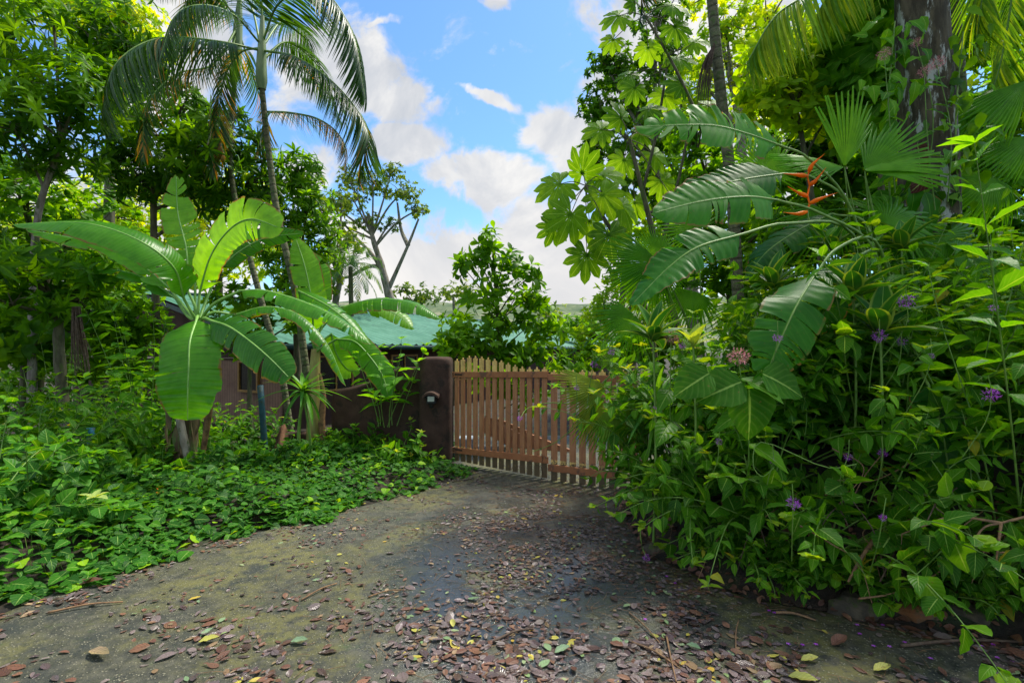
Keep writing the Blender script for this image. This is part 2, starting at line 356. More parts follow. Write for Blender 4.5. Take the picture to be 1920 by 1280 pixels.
# ================================================================ terrain
def sst(a, b, x): t = np.clip((x-a)/(b-a), 0, 1); return t*t*(3-2*t)
BANK = np.array([(14,2.1),(5,2.45),(2.8,2.8),(2.28,2.95),(1.51,3.3),(1.08,4.0),(1.10,5.0),(1.25,5.9),(2.0,7.0),(3.1,9),(6.3,15),(13.5,30),(27,60),(200,420)], float)
LY = [-6,1,3.1,3.66,4.33,4.95,5.7,6.9,7.6,9,14]; LX = [-4.6,-3.9,-3.1,-2.9,-2.39,-1.91,-1.42,-.62,-.85,-1.2,-1.6]
RY = [-6,2.3,2.5,2.8,2.95,3.3,4,5,5.9,7,9,14]; RX = [8,8,5,2.8,2.28,1.51,1.08,1.10,1.25,2.0,3.1,5.7]
def bank_d(x, y):
    x = np.asarray(x, float); y = np.asarray(y, float); best = np.full(x.shape, 1e9); sg = np.ones(x.shape)
    for (ax, ay), (bx, by) in zip(BANK[:-1], BANK[1:]):
        ex, ey = bx-ax, by-ay; t = np.clip(((x-ax)*ex+(y-ay)*ey)/(ex*ex+ey*ey), 0, 1)
        dx, dy = x-ax-t*ex, y-ay-t*ey; dd = np.hypot(dx, dy); c = ex*dy-ey*dx
        k = dd < best-1e-9; best = np.where(k, dd, best); sg = np.where(k, np.where(c < 0, 1, -1), sg)
    return best*sg
def H0(x, y):
    x = np.asarray(x, float); y = np.asarray(y, float); d = bank_d(x, y); dp = np.maximum(d, 0)
    z = -.1*sst(4, 6.5, y)-.65*sst(8.6, 13, y)*sst(1.5, 0, x-.25*y)
    z = z+.13*sst(.02, .22, d)+9.5*(1-np.exp(-.062*dp))*sst(0, .5, dp)
    xl = np.interp(y, LY, LX); dl = np.maximum(xl-x, 0)
    return z+.10*sst(0, .8, dl)*sst(10, 8, y)
def Hg(x, y):
    x = np.asarray(x, float); y = np.asarray(y, float)
    ins = np.minimum(x-np.interp(y, LY, LX), -bank_d(x, y)); ins = np.minimum(ins, 14-y)
    z = H0(x, y); bump = .03*np.sin(x*3.1+y*1.7)*np.sin(y*2.3-x)+.02*np.sin(x*9+y*5)*np.sin(y*8)
    return np.where(ins > 0, z-.07*sst(0, .25, ins)-.01, z+bump*sst(0, .4, -ins))
def Hp(x, y): return float(H0(np.array([x]), np.array([y]))[0])
def axis(lo, hi, st, far, k=1.22):
    a = list(np.arange(lo, hi+1e-6, st)); s = st
    while a[-1] < far: s *= k; a.append(a[-1]+s)
    s = st
    while a[0] > -far: s *= k; a.insert(0, a[0]-s)
    return np.array(a)
gx = axis(-9, 9, .14, 1500); gy = axis(-4, 13, .14, 1500)
X, Y = np.meshgrid(gx, gy); Z = Hg(X, Y)
nx, ny = len(gx), len(gy); I = (np.arange(ny-1)[:, None]*nx+np.arange(nx-1)[None])
mb = MB(); mb.add(np.stack([X, Y, Z], -1), np.stack([I, I+1, I+nx+1, I+nx], -1))
m, N, o_ = new_mat('soil')
g = N.new('ShaderNodeTexCoord').outputs['Object']
c = N.mix(N.ss(N.noise(g, 3, 8, .7), .4, .62), (.014, .010, .006), (.05, .032, .018))
c = N.mix(N.ss(N.noise(g, 1.3, 6, .7), .5, .62), c, (.03, .05, .012))
c = N.mix(N.ss(N.noise(g, 26, 4, .7), .62, .7), c, (.14, .09, .045))
p = N.new('ShaderNodeBsdfPrincipled'); N.put(p.inputs['Base Color'], c); p.inputs['Roughness'].default_value = .95
N.put(p.inputs['Normal'], N.bump(N.noise(g, 14, 8, .75), .9, .06)); N.l.new(p.outputs[0], o_.inputs[0])
tag(mb.build('ground', m), kind='structure')

# driveway slab
ys = np.concatenate([np.arange(-6, 2, .4), np.arange(2, 8, .05), np.arange(8, 14.01, .25)]); ts = np.linspace(0, 1, 110)
XL = np.interp(ys, LY, LX)+.05*np.sin(ys*7)*.4; XR = np.interp(ys, RY, RX)
XX = XL[:, None]+(XR-XL)[:, None]*ts[None]; YY = np.repeat(ys[:, None], len(ts), 1)
ZZ = H0(np.minimum(XX, 99), YY)
dB = bank_d(XX, YY); ZZ = np.where(dB > -.02, -.1*sst(4, 6.5, YY), ZZ)
ZZ = -.1*sst(4, 6.5, YY)-.65*sst(8.6, 13, YY)*sst(1.5, 0, XX-.25*YY)+.006*np.sin(XX*2.1+1)*np.sin(YY*1.7)
Vt = np.stack([XX, YY, ZZ], -1); skl = Vt[:, :1].copy(); skl[..., 2] -= .12; skl[..., 0] -= .02; skr = Vt[:, -1:].copy(); skr[..., 2] -= .12
Vt = np.concatenate([skl, Vt, skr], 1); nr, nc = Vt.shape[:2]; I = (np.arange(nr-1)[:, None]*nc+np.arange(nc-1)[None])
mb = MB(); mb.add(Vt, np.stack([I, I+1, I+nc+1, I+nc], -1))
m, N, o_ = new_mat('mossy_wet_concrete')
g = N.new('ShaderNodeTexCoord').outputs['Object']; sp = N.new('ShaderNodeSeparateXYZ'); N.put(sp.inputs[0], g); sx, sy = sp.outputs[0], sp.outputs[1]
big = N.noise(g, .9, 7, .68, dist=.5); c = N.mix(N.ss(N.noise(g, 11, 8, .78), .38, .64), (.016, .018, .012), (.080, .076, .050))
c = N.mix(N.m('MULTIPLY', N.ss(big, .42, .60), N.ss(N.noise(g, 9, 10, .82), .40, .56)), c, (.115, .108, .028))
c = N.mix(N.ss(N.noise(g, 2.3, 8, .75), .50, .66), c, (.020, .024, .018)); c = N.mix(N.m('MULTIPLY', N.ss(N.noise(N.mapv(g, loc=(9, 4, 0)), 4.2, 8, .8), .56, .66), .7), c, (.045, .075, .018))
vor = N.new('ShaderNodeTexVoronoi'); N.put(vor.inputs['Vector'], g); vor.inputs['Scale'].default_value = 60
grit = N.m('MULTIPLY', N.ss(vor.outputs['Distance'], .14, .40, 1., 0.), N.ss(N.noise(g, 28, 3), .46, .56))
c = N.mix(N.m('MULTIPLY', grit, .85), c, (.30, .28, .19))
# wet slick in the middle of the drive
wx = N.m('DIVIDE', N.m('ADD', sx, -.02), .8); wy = N.m('DIVIDE', N.m('ADD', sy, -4.0), 1.5)
wr = N.m('ADD', N.m('MULTIPLY', wx, wx), N.m('MULTIPLY', wy, wy)); wet = N.m('MULTIPLY', N.ss(wr, .3, 2.4, 1., 0.), N.ss(N.noise(g, 1.6, 6, .7), .34, .50))
c = N.mix(N.m('MULTIPLY', wet, .8), c, (.040, .044, .052))
# slab joints
def line(a, b, c0, wd, wob):
    return N.ss(N.m('ABSOLUTE', N.m('ADD', N.m('ADD', N.m('MULTIPLY', sx, a), N.m('MULTIPLY', sy, b)), N.m('ADD', N.m('MULTIPLY', N.noise(g, 2.5, 5, .7), wob), c0))), wd*.5, wd*1.6, 1., 0.)
jn = N.m('MULTIPLY', line(-.42, .90, -3.0, .010, .16), N.ss(N.noise(g, 1.7, 3), .45, .6))
c = N.mix(N.m('MULTIPLY', jn, .85), c, (.01, .009, .006))
p = N.new('ShaderNodeBsdfPrincipled'); N.put(p.inputs['Base Color'], c)
N.put(p.inputs['Roughness'], N.m('MAXIMUM', .13, N.m('ADD', N.m('MULTIPLY', wet, -.62), N.m('MULTIPLY_ADD', N.noise(g, 9, 3), .25, .46)))); N.put(p.inputs['Specular IOR Level'], N.m('MULTIPLY_ADD', wet, .4, .5))
h = N.m('ADD', N.m('MULTIPLY', N.noise(g, 34, 6, .75), 1.), N.m('MULTIPLY', grit, .5)); h = N.m('SUBTRACT', h, N.m('MULTIPLY', jn, 1.5))
N.put(p.inputs['Normal'], N.bump(N.m('MULTIPLY', h, N.m('MULTIPLY_ADD', wet, -.9, 1.)), .9, .016)); N.l.new(p.outputs[0], o_.inputs[0])
tag(mb.build('driveway', m), kind='structure')

# distant hill
hx = np.linspace(-700, 900, 160); hy = np.linspace(260, 760, 40); X, Y = np.meshgrid(hx, hy)
Z = 44*sst(250, 420, Y)*(.75+.25*np.sin(X*.006+1.2)+.1*np.sin(X*.02+Y*.01))+1.2*np.sin(X*.11)*np.sin(Y*.09)-2
nx = len(hx); I = (np.arange(len(hy)-1)[:, None]*nx+np.arange(nx-1)[None])
mb = MB(); mb.add(np.stack([X, Y, Z], -1), np.stack([I, I+1, I+nx+1, I+nx], -1))
tag(mb.build('hill', solid('hill_woods', (.05,.085,.035), (.12,.15,.07), .09, .95, .9, c3=(.2,.2,.12))), kind='structure')

# ================================================================ gate
m, N, o_ = new_mat('gate_paint')
g = N.new('ShaderNodeTexCoord').outputs['Object']; sp = N.new('ShaderNodeSeparateXYZ'); N.put(sp.inputs[0], g); z = sp.outputs[2]
gr = N.noise(N.mapv(g, sc=(1, 1, .12)), 40, 5, .6)
brn = N.mix(N.ss(gr, .35, .65), (.30, .112, .040), (.385, .165, .064)); och = N.mix(N.ss(gr, .35, .65), (.58, .36, .09), (.72, .48, .15))
isb = N.m('MULTIPLY', N.m('GREATER_THAN', z, .16), N.m('LESS_THAN', z, 1.245))
c = N.mix(isb, och, brn)
mil = N.m('MULTIPLY', N.ss(z, .02, .24, 1., 0.), 1.); mil = N.m('MULTIPLY', N.ss(N.m('ADD', N.noise(g, 30, 6, .75), N.m('MULTIPLY', mil, .3)), .58, .70), .9)
c = N.mix(mil, c, (.028, .018, .012)); c = N.mix(N.m('MULTIPLY', N.ss(N.noise(g, 4, 7, .75), .5, .7), .45), c, (.12, .055, .03))
p = N.new('ShaderNodeBsdfPrincipled'); N.put(p.inputs['Base Color'], c); p.inputs['Roughness'].default_value = .6
N.put(p.inputs['Normal'], N.bump(gr, .3, .01)); N.l.new(p.outputs[0], o_.inputs[0]); MGATE = m
MRAIL = solid('gate_rail_paint', (.335,.130,.050), (.275,.102,.040), 9, .6, .2, (1,1,1), c3=(.15,.07,.04))
MIRON = solid('rusty_iron', (.045,.03,.022), (.10,.05,.03), 60, .7, .3, metallic=.4)
def gate(a, b, n, tops, rz, label, double=None):
    a = np.array(a, float); b = np.array(b, float); dv = b-a; L = np.linalg.norm(dv[:2]); ang = math.atan2(dv[1], dv[0]); nv = np.array([dv[1], -dv[0], 0])/L   # towards camera
    root = thing('picket_gate', (a[0], a[1], 0), label, 'gate', 'leaves of the picket gate')
    pw = L/n*.32
    for i in range(n):
        q = a+dv*((i+.5)/n); zt = tops(i/(n-1)); zb = rz[2]+(rz[3]-rz[2])*((i+.5)/n)
        mb = MB(); c_ = np.array([q[0], q[1], (zt+zb)/2])-nv*.016
        mb.box(c_, (pw, .010, (zt-zb)/2), ang+rnd(-.02, .02), ry=rnd(-.003, .003))
        # finial: narrow neck and a small disc on top of the picket
        mb.box((q[0]-nv[0]*.016, q[1]-nv[1]*.016, zt+.006), (pw*.35, .007, .007), ang)
        t = np.linspace(0, 1, 7); cc = np.array([q[0], q[1], zt+.02])-nv*.016
        mb.tube([cc-nv*.007, cc+nv*.007], .012, .012, 8, cap=True)
        mb.build('picket', MGATE, root, smooth=False, bevel=.002)
    for (za, zb, hh) in ((rz[0][0], rz[0][1], .040), (rz[1][0], rz[1][1], .044)):
        mb = MB(); e = (zb-za)/L
        ca = (a+b)/2; ca = np.array([ca[0], ca[1], (za+zb)/2])+nv*.006
        mb.box(ca, (L/2+.01, .012, hh), ang, ry=-math.atan(e)); mb.build('rail', MRAIL, root, smooth=False, bevel=.002)
    return root
def zc(py, D): return EYE-(py-HZ)/F*D
g1 = gate((-.88, 7.68, 0), (.468, 6.72, 0), 14, lambda t: float(np.interp(t, [0,.07,.15,.3,.4,.55,.65,.75,.85,1], [zc(677,7.6),zc(675,7.5),zc(671,7.5),zc(672,7.4),zc(675,7.3),zc(680,7.1),zc(686,7.0),zc(691,6.9),zc(693,6.8),zc(693,6.7)])),
          ((zc(702,7.68), zc(702,6.72)), (zc(843,7.68), zc(862,6.72)), zc(862,7.68), zc(897,6.72)),
          'brown picket gate leaf with ochre picket tops hinged beside the adobe pillar')
g2 = gate((.485, 6.70, 0), (1.62, 6.02, 0), 10, lambda t: 1.30+.03*t,
          ((1.24, 1.24), (zc(876,6.70), zc(896,6.1)), zc(905,6.70), zc(930,6.05)),
          'brown picket gate leaf half hidden behind hanging palm fronds at right')
# chain hanging where the leaves meet
ch = thing('chain', P(1016, 850, 6.66), 'short rusty chain hanging where the two gate leaves meet', 'chain')
for k in range(15):
    c0 = P(1016+1.5*math.sin(k*.8), 853+k*3.35, 6.62); th = np.linspace(0, 2*pi, 9)
    s_ = k % 2; ring = np.stack([c0[0]+.009*np.cos(th)*(1-s_), c0[1]+.009*np.cos(th)*s_, c0[2]+.016*np.sin(th)], 1)
    mb = MB(); mb.tube(ring, .0028, .0028, 5); mb.build('chain_link', MIRON, ch)

# ================================================================ pillar, wall, lamp
MADO = solid('brown_adobe_render', (.046,.024,.016), (.066,.036,.024), 5, .92, .45, c3=(.030,.020,.014))
mb = MB(); zt = zc(670, 7.7); zb = -.3; prof = [(zb, .245), (.1, .245), (zt-.10, .238), (zt-.04, .232), (zt-.01, .21), (zt, .17)]
pc = P(819, 670, 7.95); sq = []
for (zz, r) in prof:
    th = np.linspace(0, 2*pi, 32, endpoint=False); k = (np.abs(np.cos(th))**7+np.abs(np.sin(th))**7)**(-1/7)
    sq.append(np.stack([pc[0]+r*k*np.cos(th), pc[1]+r*k*np.sin(th), np.full(32, zz)+.006*np.sin(th*3)], 1))
sq = np.array(sq); n = 32; I = np.arange(len(prof)-1)[:, None]*n; j = np.arange(n)[None]
V = np.vstack([sq.reshape(-1, 3), [[pc[0], pc[1], zt+.012]]])
mb.add(V, np.stack([I+j, I+(j+1) % n, I+n+(j+1) % n, I+n+j], -1).reshape(-1, 4), [[(len(prof)-1)*n+k, (len(prof)-1)*n+(k+1) % n, len(V)-1] for k in range(n)])
tag(mb.build('gate_pillar', MADO, origin=(pc[0], pc[1], 0)), 'square rounded brown adobe pillar holding the gate and lantern', 'pillar')
def wall(pts, D0, D1, th, name, label, mat, zb=-.4):
    s = spline(np.array([(a, b, 0) for a, b in pts]), 60); t = np.linspace(0, 1, len(s)); D = D0+(D1-D0)*t
    W_ = np.array([P(a, b, dd) for (a, b, _), dd in zip(s, D)]); prof = [(-th/2, None), (-th/2, -.06), (-th*.36, -.015), (0, 0), (th*.36, -.015), (th/2, -.06), (th/2, None)]
    V = np.array([[(w_[0], w_[1]+a, zb if z is None else w_[2]+z) for a, z in prof] for w_ in W_]); k = len(prof)
    I = np.arange(len(s)-1)[:, None]*k; j = np.arange(k-1)[None]; mb = MB(); Q = np.stack([I+j, I+j+1, I+k+j+1, I+k+j], -1).reshape(-1, 4)
    mb.add(V, Q); e = (len(s)-1)*k
    mb.add(V[0], [[0,1,5,6],[1,2,4,5]], [[2,3,4]]); mb.add(V[-1], [[6,5,1,0],[5,4,2,1]], [[4,3,2]])
    return tag(mb.build(name, mat, origin=(W_[0][0], W_[0][1], 0)), label, 'wall')
wall([(626,742),(630,734),(640,729),(662,724),(690,716),(716,702),(740,692),(765,688),(797,687)], 8.5, 8.1, .22, 'garden_wall', 'low dark brown adobe wall with curved top left of the pillar', MADO)
wall([(480,822),(520,812),(560,808),(600,807),(632,807)], 8.9, 8.55, .22, 'garden_wall', 'lower step of the brown adobe wall behind the spiky plant', MADO)
wall([(150,845),(200,838),(260,836),(330,846),(352,850)], 8.6, 8.6, .25, 'garden_wall', 'red brown retaining wall behind the banana plant', solid('red_brown_render', (.10,.04,.025), (.14,.06,.035), 5, .9, .3))
# lantern
MBLK = solid('black_metal', (.012,.011,.011), (.02,.018,.017), 20, .5, .1); 
LD = 7.6; lc = P(809, 740, LD)
lt = thing('wall_lantern', lc, 'small dark wall lantern with curved hood on the pillar', 'lantern')
mb = MB(); V = []
for i, a in enumerate(np.linspace(-1, 1, 11)):
    zz = .038-.03*a*a
    for (yy_, dz) in ((.06, .0), (-.07, -.012)): V.append((lc[0]+a*.062, lc[1]+yy_, lc[2]+zz+dz)); V.append((lc[0]+a*.062, lc[1]+yy_, lc[2]+zz+dz-.018))
Q = []
for i in range(10):
    b = i*4; Q += [[b, b+4, b+6, b+2], [b+1, b+3, b+7, b+5], [b+2, b+6, b+7, b+3], [b, b+1, b+5, b+4]]
Q += [[0,2,3,1],[40,41,43,42]]
mb.add(V, Q); mb.build('hood', MADO, lt, smooth=False)
mb = MB(); mb.box((lc[0]+.003, lc[1]+.01, lc[2]-.03), (.036, .05, .036)); mb.tube([lc+(.003, -.01, -.066), lc+(.003, -.01, -.10)], .026, .016, 10, cap=True)
mb.tube([lc+(-.05, -.02, -.02), lc+(-.035, -.02, -.02)], .012, .012, 8, cap=True); mb.build('lamp_body', MBLK, lt, smooth=False, bevel=.004)
mb = MB(); mb.box((lc[0]+.003, lc[1]-.044, lc[2]-.028), (.026, .006, .020)); mb.build('lens', solid('frosted_lens', (.42,.44,.36), None, 5, .3, 0), lt, smooth=False, bevel=.002)
lt.scale = (1.9, 1.9, 1.9)

# ================================================================ house
e = np.array([.5, .866, 0]); u_ = np.array([-.866, .5, 0]); zv = np.array([0, 0, 1.]); E1 = np.array([-6.37, 14, 1.76])
hs = thing('house', (E1[0], E1[1], -.9), 'long house with green corrugated metal roof behind the wall', 'house')
MROOF = solid('green_corrugated_metal', (.055,.165,.105), (.085,.215,.145), .8, .6, .05, c3=(.055,.15,.10), spec=.2); MROOF2 = MROOF
m, N, o_ = new_mat('pink_board_siding'); g = N.new('ShaderNodeTexCoord').outputs['UV']; sp = N.new('ShaderNodeSeparateXYZ'); N.put(sp.inputs[0], g)
st = N.m('POWER', N.m('MULTIPLY_ADD', N.m('SINE', N.m('MULTIPLY', sp.outputs[0], 2*pi*8)), .5, .5), 6.)
c = N.mix(N.ss(N.noise(g, 1.5, 6, .7), .35, .7), (.30,.17,.115), (.20,.105,.07)); c = N.mix(N.m('MULTIPLY', st, .6), c, (.12,.06,.04))
p = N.new('ShaderNodeBsdfPrincipled'); N.put(p.inputs['Base Color'], c); p.inputs['Roughness'].default_value = .8
N.put(p.inputs['Normal'], N.bump(st, -.5, .02)); N.l.new(p.outputs[0], o_.inputs[0]); MSIDE = m
MDKB = solid('dark_brown_board', (.05,.025,.018), (.075,.04,.028), 3, .85, .2, (1,1,.2)); MGUT = solid('dark_green_gutter', (.012,.045,.042), (.02,.06,.055), 4, .45, .05)
def roof_side(sgn):
    n = 36*4*4; t = np.linspace(0, 36, n); wv_ = .055*np.abs(np.sin(t*pi/.42))**6; rows = np.linspace(0, 7.4, 8); mb = MB(); V = []
    for r in rows:
        rr = r if sgn > 0 else 14.8-r; base = E1+u_*rr+zv*(.25*r)
        V.append(base+e*t[:, None]+zv*wv_[:, None])
    V = np.array(V); I = np.arange(len(rows)-1)[:, None]*n+np.arange(n-1)[None]
    mb.add(V, np.stack([I, I+1, I+n+1, I+n], -1).reshape(-1, 4)); return mb
rf = roof_side(1).build('roof', MROOF, hs); rb = roof_side(-1).build('roof', MROOF, hs)
mb = MB(); mb.tube([E1+u_*7.4+zv*(1.85+.02), E1+u_*7.4+zv*1.87+e*36], .09, .09, 6, cap=True); mb.build('ridge_cap', MGUT, rf)
mb = MB(); mb.tube([E1-u_*.06+zv*-.09-e*.05, E1-u_*.06-zv*.09+e*36], .085, .085, 8, cap=True); mb.build('gutter', MGUT, rf)
mb = MB()
for sg, a, b in ((1, 0, 7.4), (-1, 14.8, 7.4)):
    A_ = E1+u_*a-zv*.09+e*.1; B_ = E1+u_*b+zv*(1.85-.09)+e*.1; mb.add([A_, B_, B_+zv*-.16, A_-zv*.16, A_-e*.04, B_-e*.04, B_-e*.04-zv*.16, A_-e*.04-zv*.16], [[0,1,2,3],[7,6,5,4],[4,5,1,0],[3,2,6,7],[0,3,7,4],[1,5,6,2]])
mb.build('fascia', MGUT, hs, smooth=False)
def panel(a, b, z0, z1, off, nm, mat, z1b=None, thick=.08):
    """vertical slab from a to b, face offset off"""
    a = np.array(a, float); b = np.array(b, float); dv = nrm(b-a); nn = np.array([dv[1], -dv[0], 0])*off; L = np.linalg.norm(b-a); z1b = z1 if z1b is None else z1b
    A = a+nn; Bq = b+nn; A2 = A-np.array([dv[1], -dv[0], 0])*thick; B2 = Bq-np.array([dv[1], -dv[0], 0])*thick
    mb = MB(); V = [(*A[:2], z0), (*Bq[:2], z0), (*Bq[:2], z1b), (*A[:2], z1), (*A2[:2], z0), (*B2[:2], z0), (*B2[:2], z1b), (*A2[:2], z1)]
    mb.add(V, [[0,1,2,3],[5,4,7,6],[3,2,6,7],[0,4,5,1],[0,3,7,4],[1,5,6,2]], uv=[(0,z0),(L,z0),(L,z1b),(0,z1),(0,z0),(L,z0),(L,z1b),(0,z1)])
    return mb.build(nm, mat, hs, smooth=False)
# gable end (faces the camera): corner C0 near the eave, running along u_
C0 = E1+u_*.5+e*.5
def gp(s): return C0+u_*s
panel(gp(6.9), gp(0), -.95, 1.28, 0, 'wall', MSIDE)
panel(gp(13.8), gp(6.95), -.95, 1.28, 0, 'wall', MDKB)
panel(gp(6.9), gp(0), 1.28, 1.28+.05+.0, .04, 'wall_trim', MDKB, thick=.14)
panel(gp(6.9), gp(.0), 1.34, 3.50, 0, 'gable_board', MDKB, 1.80)
panel(gp(6.9), gp(13.8), 1.34, 3.50, -.08, 'gable_board', MDKB, 1.80)
MOCH = solid('ochre_frame_paint', (.40,.22,.06), (.30,.16,.045), 8, .6, .1); MGLS, N, o_ = new_mat('dark_glass')
p = N.new('ShaderNodeBsdfPrincipled'); p.inputs['Base Color'].default_value = (.012,.014,.016,1); p.inputs['Roughness'].default_value = .08; N.l.new(p.outputs[0], o_.inputs[0])
for (s0, s1, z0, z1) in ((1.15, 2.0, .38, 1.2), (3.9, 4.9, .38, 1.2)):
    wn = panel(gp(s1), gp(s0), z0, z1, .04, 'window', MGLS, thick=.03)
    mb = MB(); ang = math.atan2(-u_[1], -u_[0]); cc = (gp(s0)+gp(s1))/2+np.array([-e[0], -e[1], 0])*.05
    for (ds, zz, hs_, hz_) in ((0, z0-.035, (s1-s0)/2+.07, .035), (0, z1+.035, (s1-s0)/2+.07, .035), (-(s1-s0)/2-.035, (z0+z1)/2, .035, (z1-z0)/2), ((s1-s0)/2+.035, (z0+z1)/2, .035, (z1-z0)/2)):
        q = cc+u_*ds; mb.box((q[0], q[1], zz), (hs_, .04, hz_), ang)
    mb.build('window_frame', MOCH, wn, smooth=False)
# long facade under the eave
def fp(s): return C0+e*s
panel(fp(0), fp(35), -.95, 1.72, 0, 'wall', MDKB)
for s0 in (1.2, 4.4, 8., 12., 17.):
    wn = panel(fp(s0), fp(s0+1.3), .35, 1.35, .03, 'window', MGLS, thick=.03)
    mb = MB(); 
    ang = math.atan2(e[1], e[0]); nn = np.array([e[1], -e[0], 0])
    for (ds, zz, hs_, hz_) in ((.65, .32, .71, .03), (.65, 1.38, .71, .03), (-.03, .85, .03, .5), (1.33, .85, .03, .5), (.65, .85, .02, .5)):
        q = fp(s0+ds)+nn*.045; mb.box((q[0], q[1], zz), (hs_, .03, hz_), ang)
    mb.build('window_frame', MOCH, wn, smooth=False)

# posts, stump, boards behind the gate, railing
MTEAL = solid('dark_teal_paint', (.012,.05,.065), (.02,.075,.10), 14, .55, .2, c3=(.04,.05,.03)); MTEAL2 = solid('blue_post_paint', (.02,.16,.26), (.03,.2,.32), 14, .55, .2, c3=(.04,.07,.06))
def post(p0, p1, r, name, label, mat):
    mb = MB(); mb.tube(spline([p0, (np.array(p0)+p1)/2+np.array([.004,0,0]), p1], 6), r, r*.97, 12, cap=True)
    o = tag(mb.build(name, mat, origin=p0, smooth=True), label, 'post')
post(P(500, 905, 7.6), P(488, 722, 7.6), .045, 'fence_post', 'leaning dark teal post in front of the pink house wall', MTEAL)
post(P(171, 900, 6.3), P(170, 802, 6.3), .045, 'fence_post', 'short blue post among the shrubs far left', MTEAL2)
rl = thing('railing', P(180, 800, 9.6), 'dark metal railing among shrubs left of the banana plant', 'railing')
for zz in (748, 786, 806):
    mb = MB(); mb.tube([P(150, zz+4, 9.8), P(330, zz, 9.8)], .03 if zz != 786 else .045, None, 6, cap=True); mb.build('rail', MBLK, rl)
for xx in (172, 212, 252, 292, 322):
    mb = MB(); mb.tube([P(xx, 830, 9.8), P(xx, 744, 9.8)], .018, None, 6, cap=True); mb.build('baluster', MBLK, rl)
# broken stump
mb = MB(); n = 14; th = np.linspace(0, 2*pi, n, endpoint=False); c0 = P(525, 880, 7.5); V = []
for k, (r, z) in enumerate(((.16, -.1), (.15, .1), (.13, .3), (.12, .42))):
    for i, a in enumerate(th):
        zz = z if k < 3 else .25+.42*max(0, math.sin(a+.3))**1.5+.05*math.sin(i*5.3)
        V.append(c0+np.array([math.cos(a)*r*(1+.12*math.sin(i*3)), math.sin(a)*r*.8, zz]))
I = np.arange(3)[:, None]*n; j = np.arange(n)[None]; V.append(c0+np.array([0, 0, .28]))
mb.add(V, np.stack([I+j, I+(j+1) % n, I+n+(j+1) % n, I+n+j], -1).reshape(-1, 4), [[3*n+k, 3*n+(k+1) % n, len(V)-1] for k in range(n)])
tag(mb.build('tree_stump', solid('rotten_wood', (.10,.05,.028), (.20,.10,.055), 12, .9, .8, (1,1,.15)), origin=c0), 'broken reddish brown tree stump left of the spiky plant', 'stump')
MBRD = solid('weathered_orange_board', (.42,.20,.11), (.30,.14,.08), 6, .8, .3, (.2,1,1))
for i, (xa, ya, xb, yb, D, w_) in enumerate(((905,792,1012,850,9.2,.30), (930,795,1100,868,9.6,.24), (985,818,1070,852,8.9,.16))):
    A_ = P(xa, ya, D); B_ = P(xb, yb, D-.4); mid_ = (A_+B_)/2; dv = B_-A_
    mb = MB(); mb.box(mid_, (np.linalg.norm(dv)/2, .02, w_/2), math.atan2(dv[1], dv[0]), ry=-math.asin(dv[2]/np.linalg.norm(dv)))
    tag(mb.build('wooden_board', MBRD, origin=mid_, smooth=False, bevel=.004), ['wide leaning orange board behind the left gate leaf', 'long sloping orange board reaching behind the right gate leaf', 'short narrow orange board lowest behind the gate'][i], 'board')
mb = MB(); c0 = P(877, 832, 9.0); mb.tube([c0-(0,0,.25), c0-(0,0,.2), c0+(0,0,.1), c0+(0,0,.12)], 0, 0, 16, cap=True, prof=[.16,.17,.19,.18])
tag(mb.build('bucket', solid('pale_blue_plastic', (.35,.42,.48), (.28,.34,.4), 6, .5, .05), origin=c0), 'pale blue grey bucket behind the gate at left', 'bucket')
# hinges of the left leaf and a few nail heads on the rails
for zz in (702, 843):
    q = P(852, zz, 7.60); mb = MB(); mb.box(q+(.06, -.0, 0), (.075, .004, .014), math.atan2(-.96, 1.348)); mb.tube([q+(-.02, .01, -.03), q+(-.02, .01, .03)], .008, .008, 8, cap=True); mb.build('hinge', MIRON, g1, smooth=False)

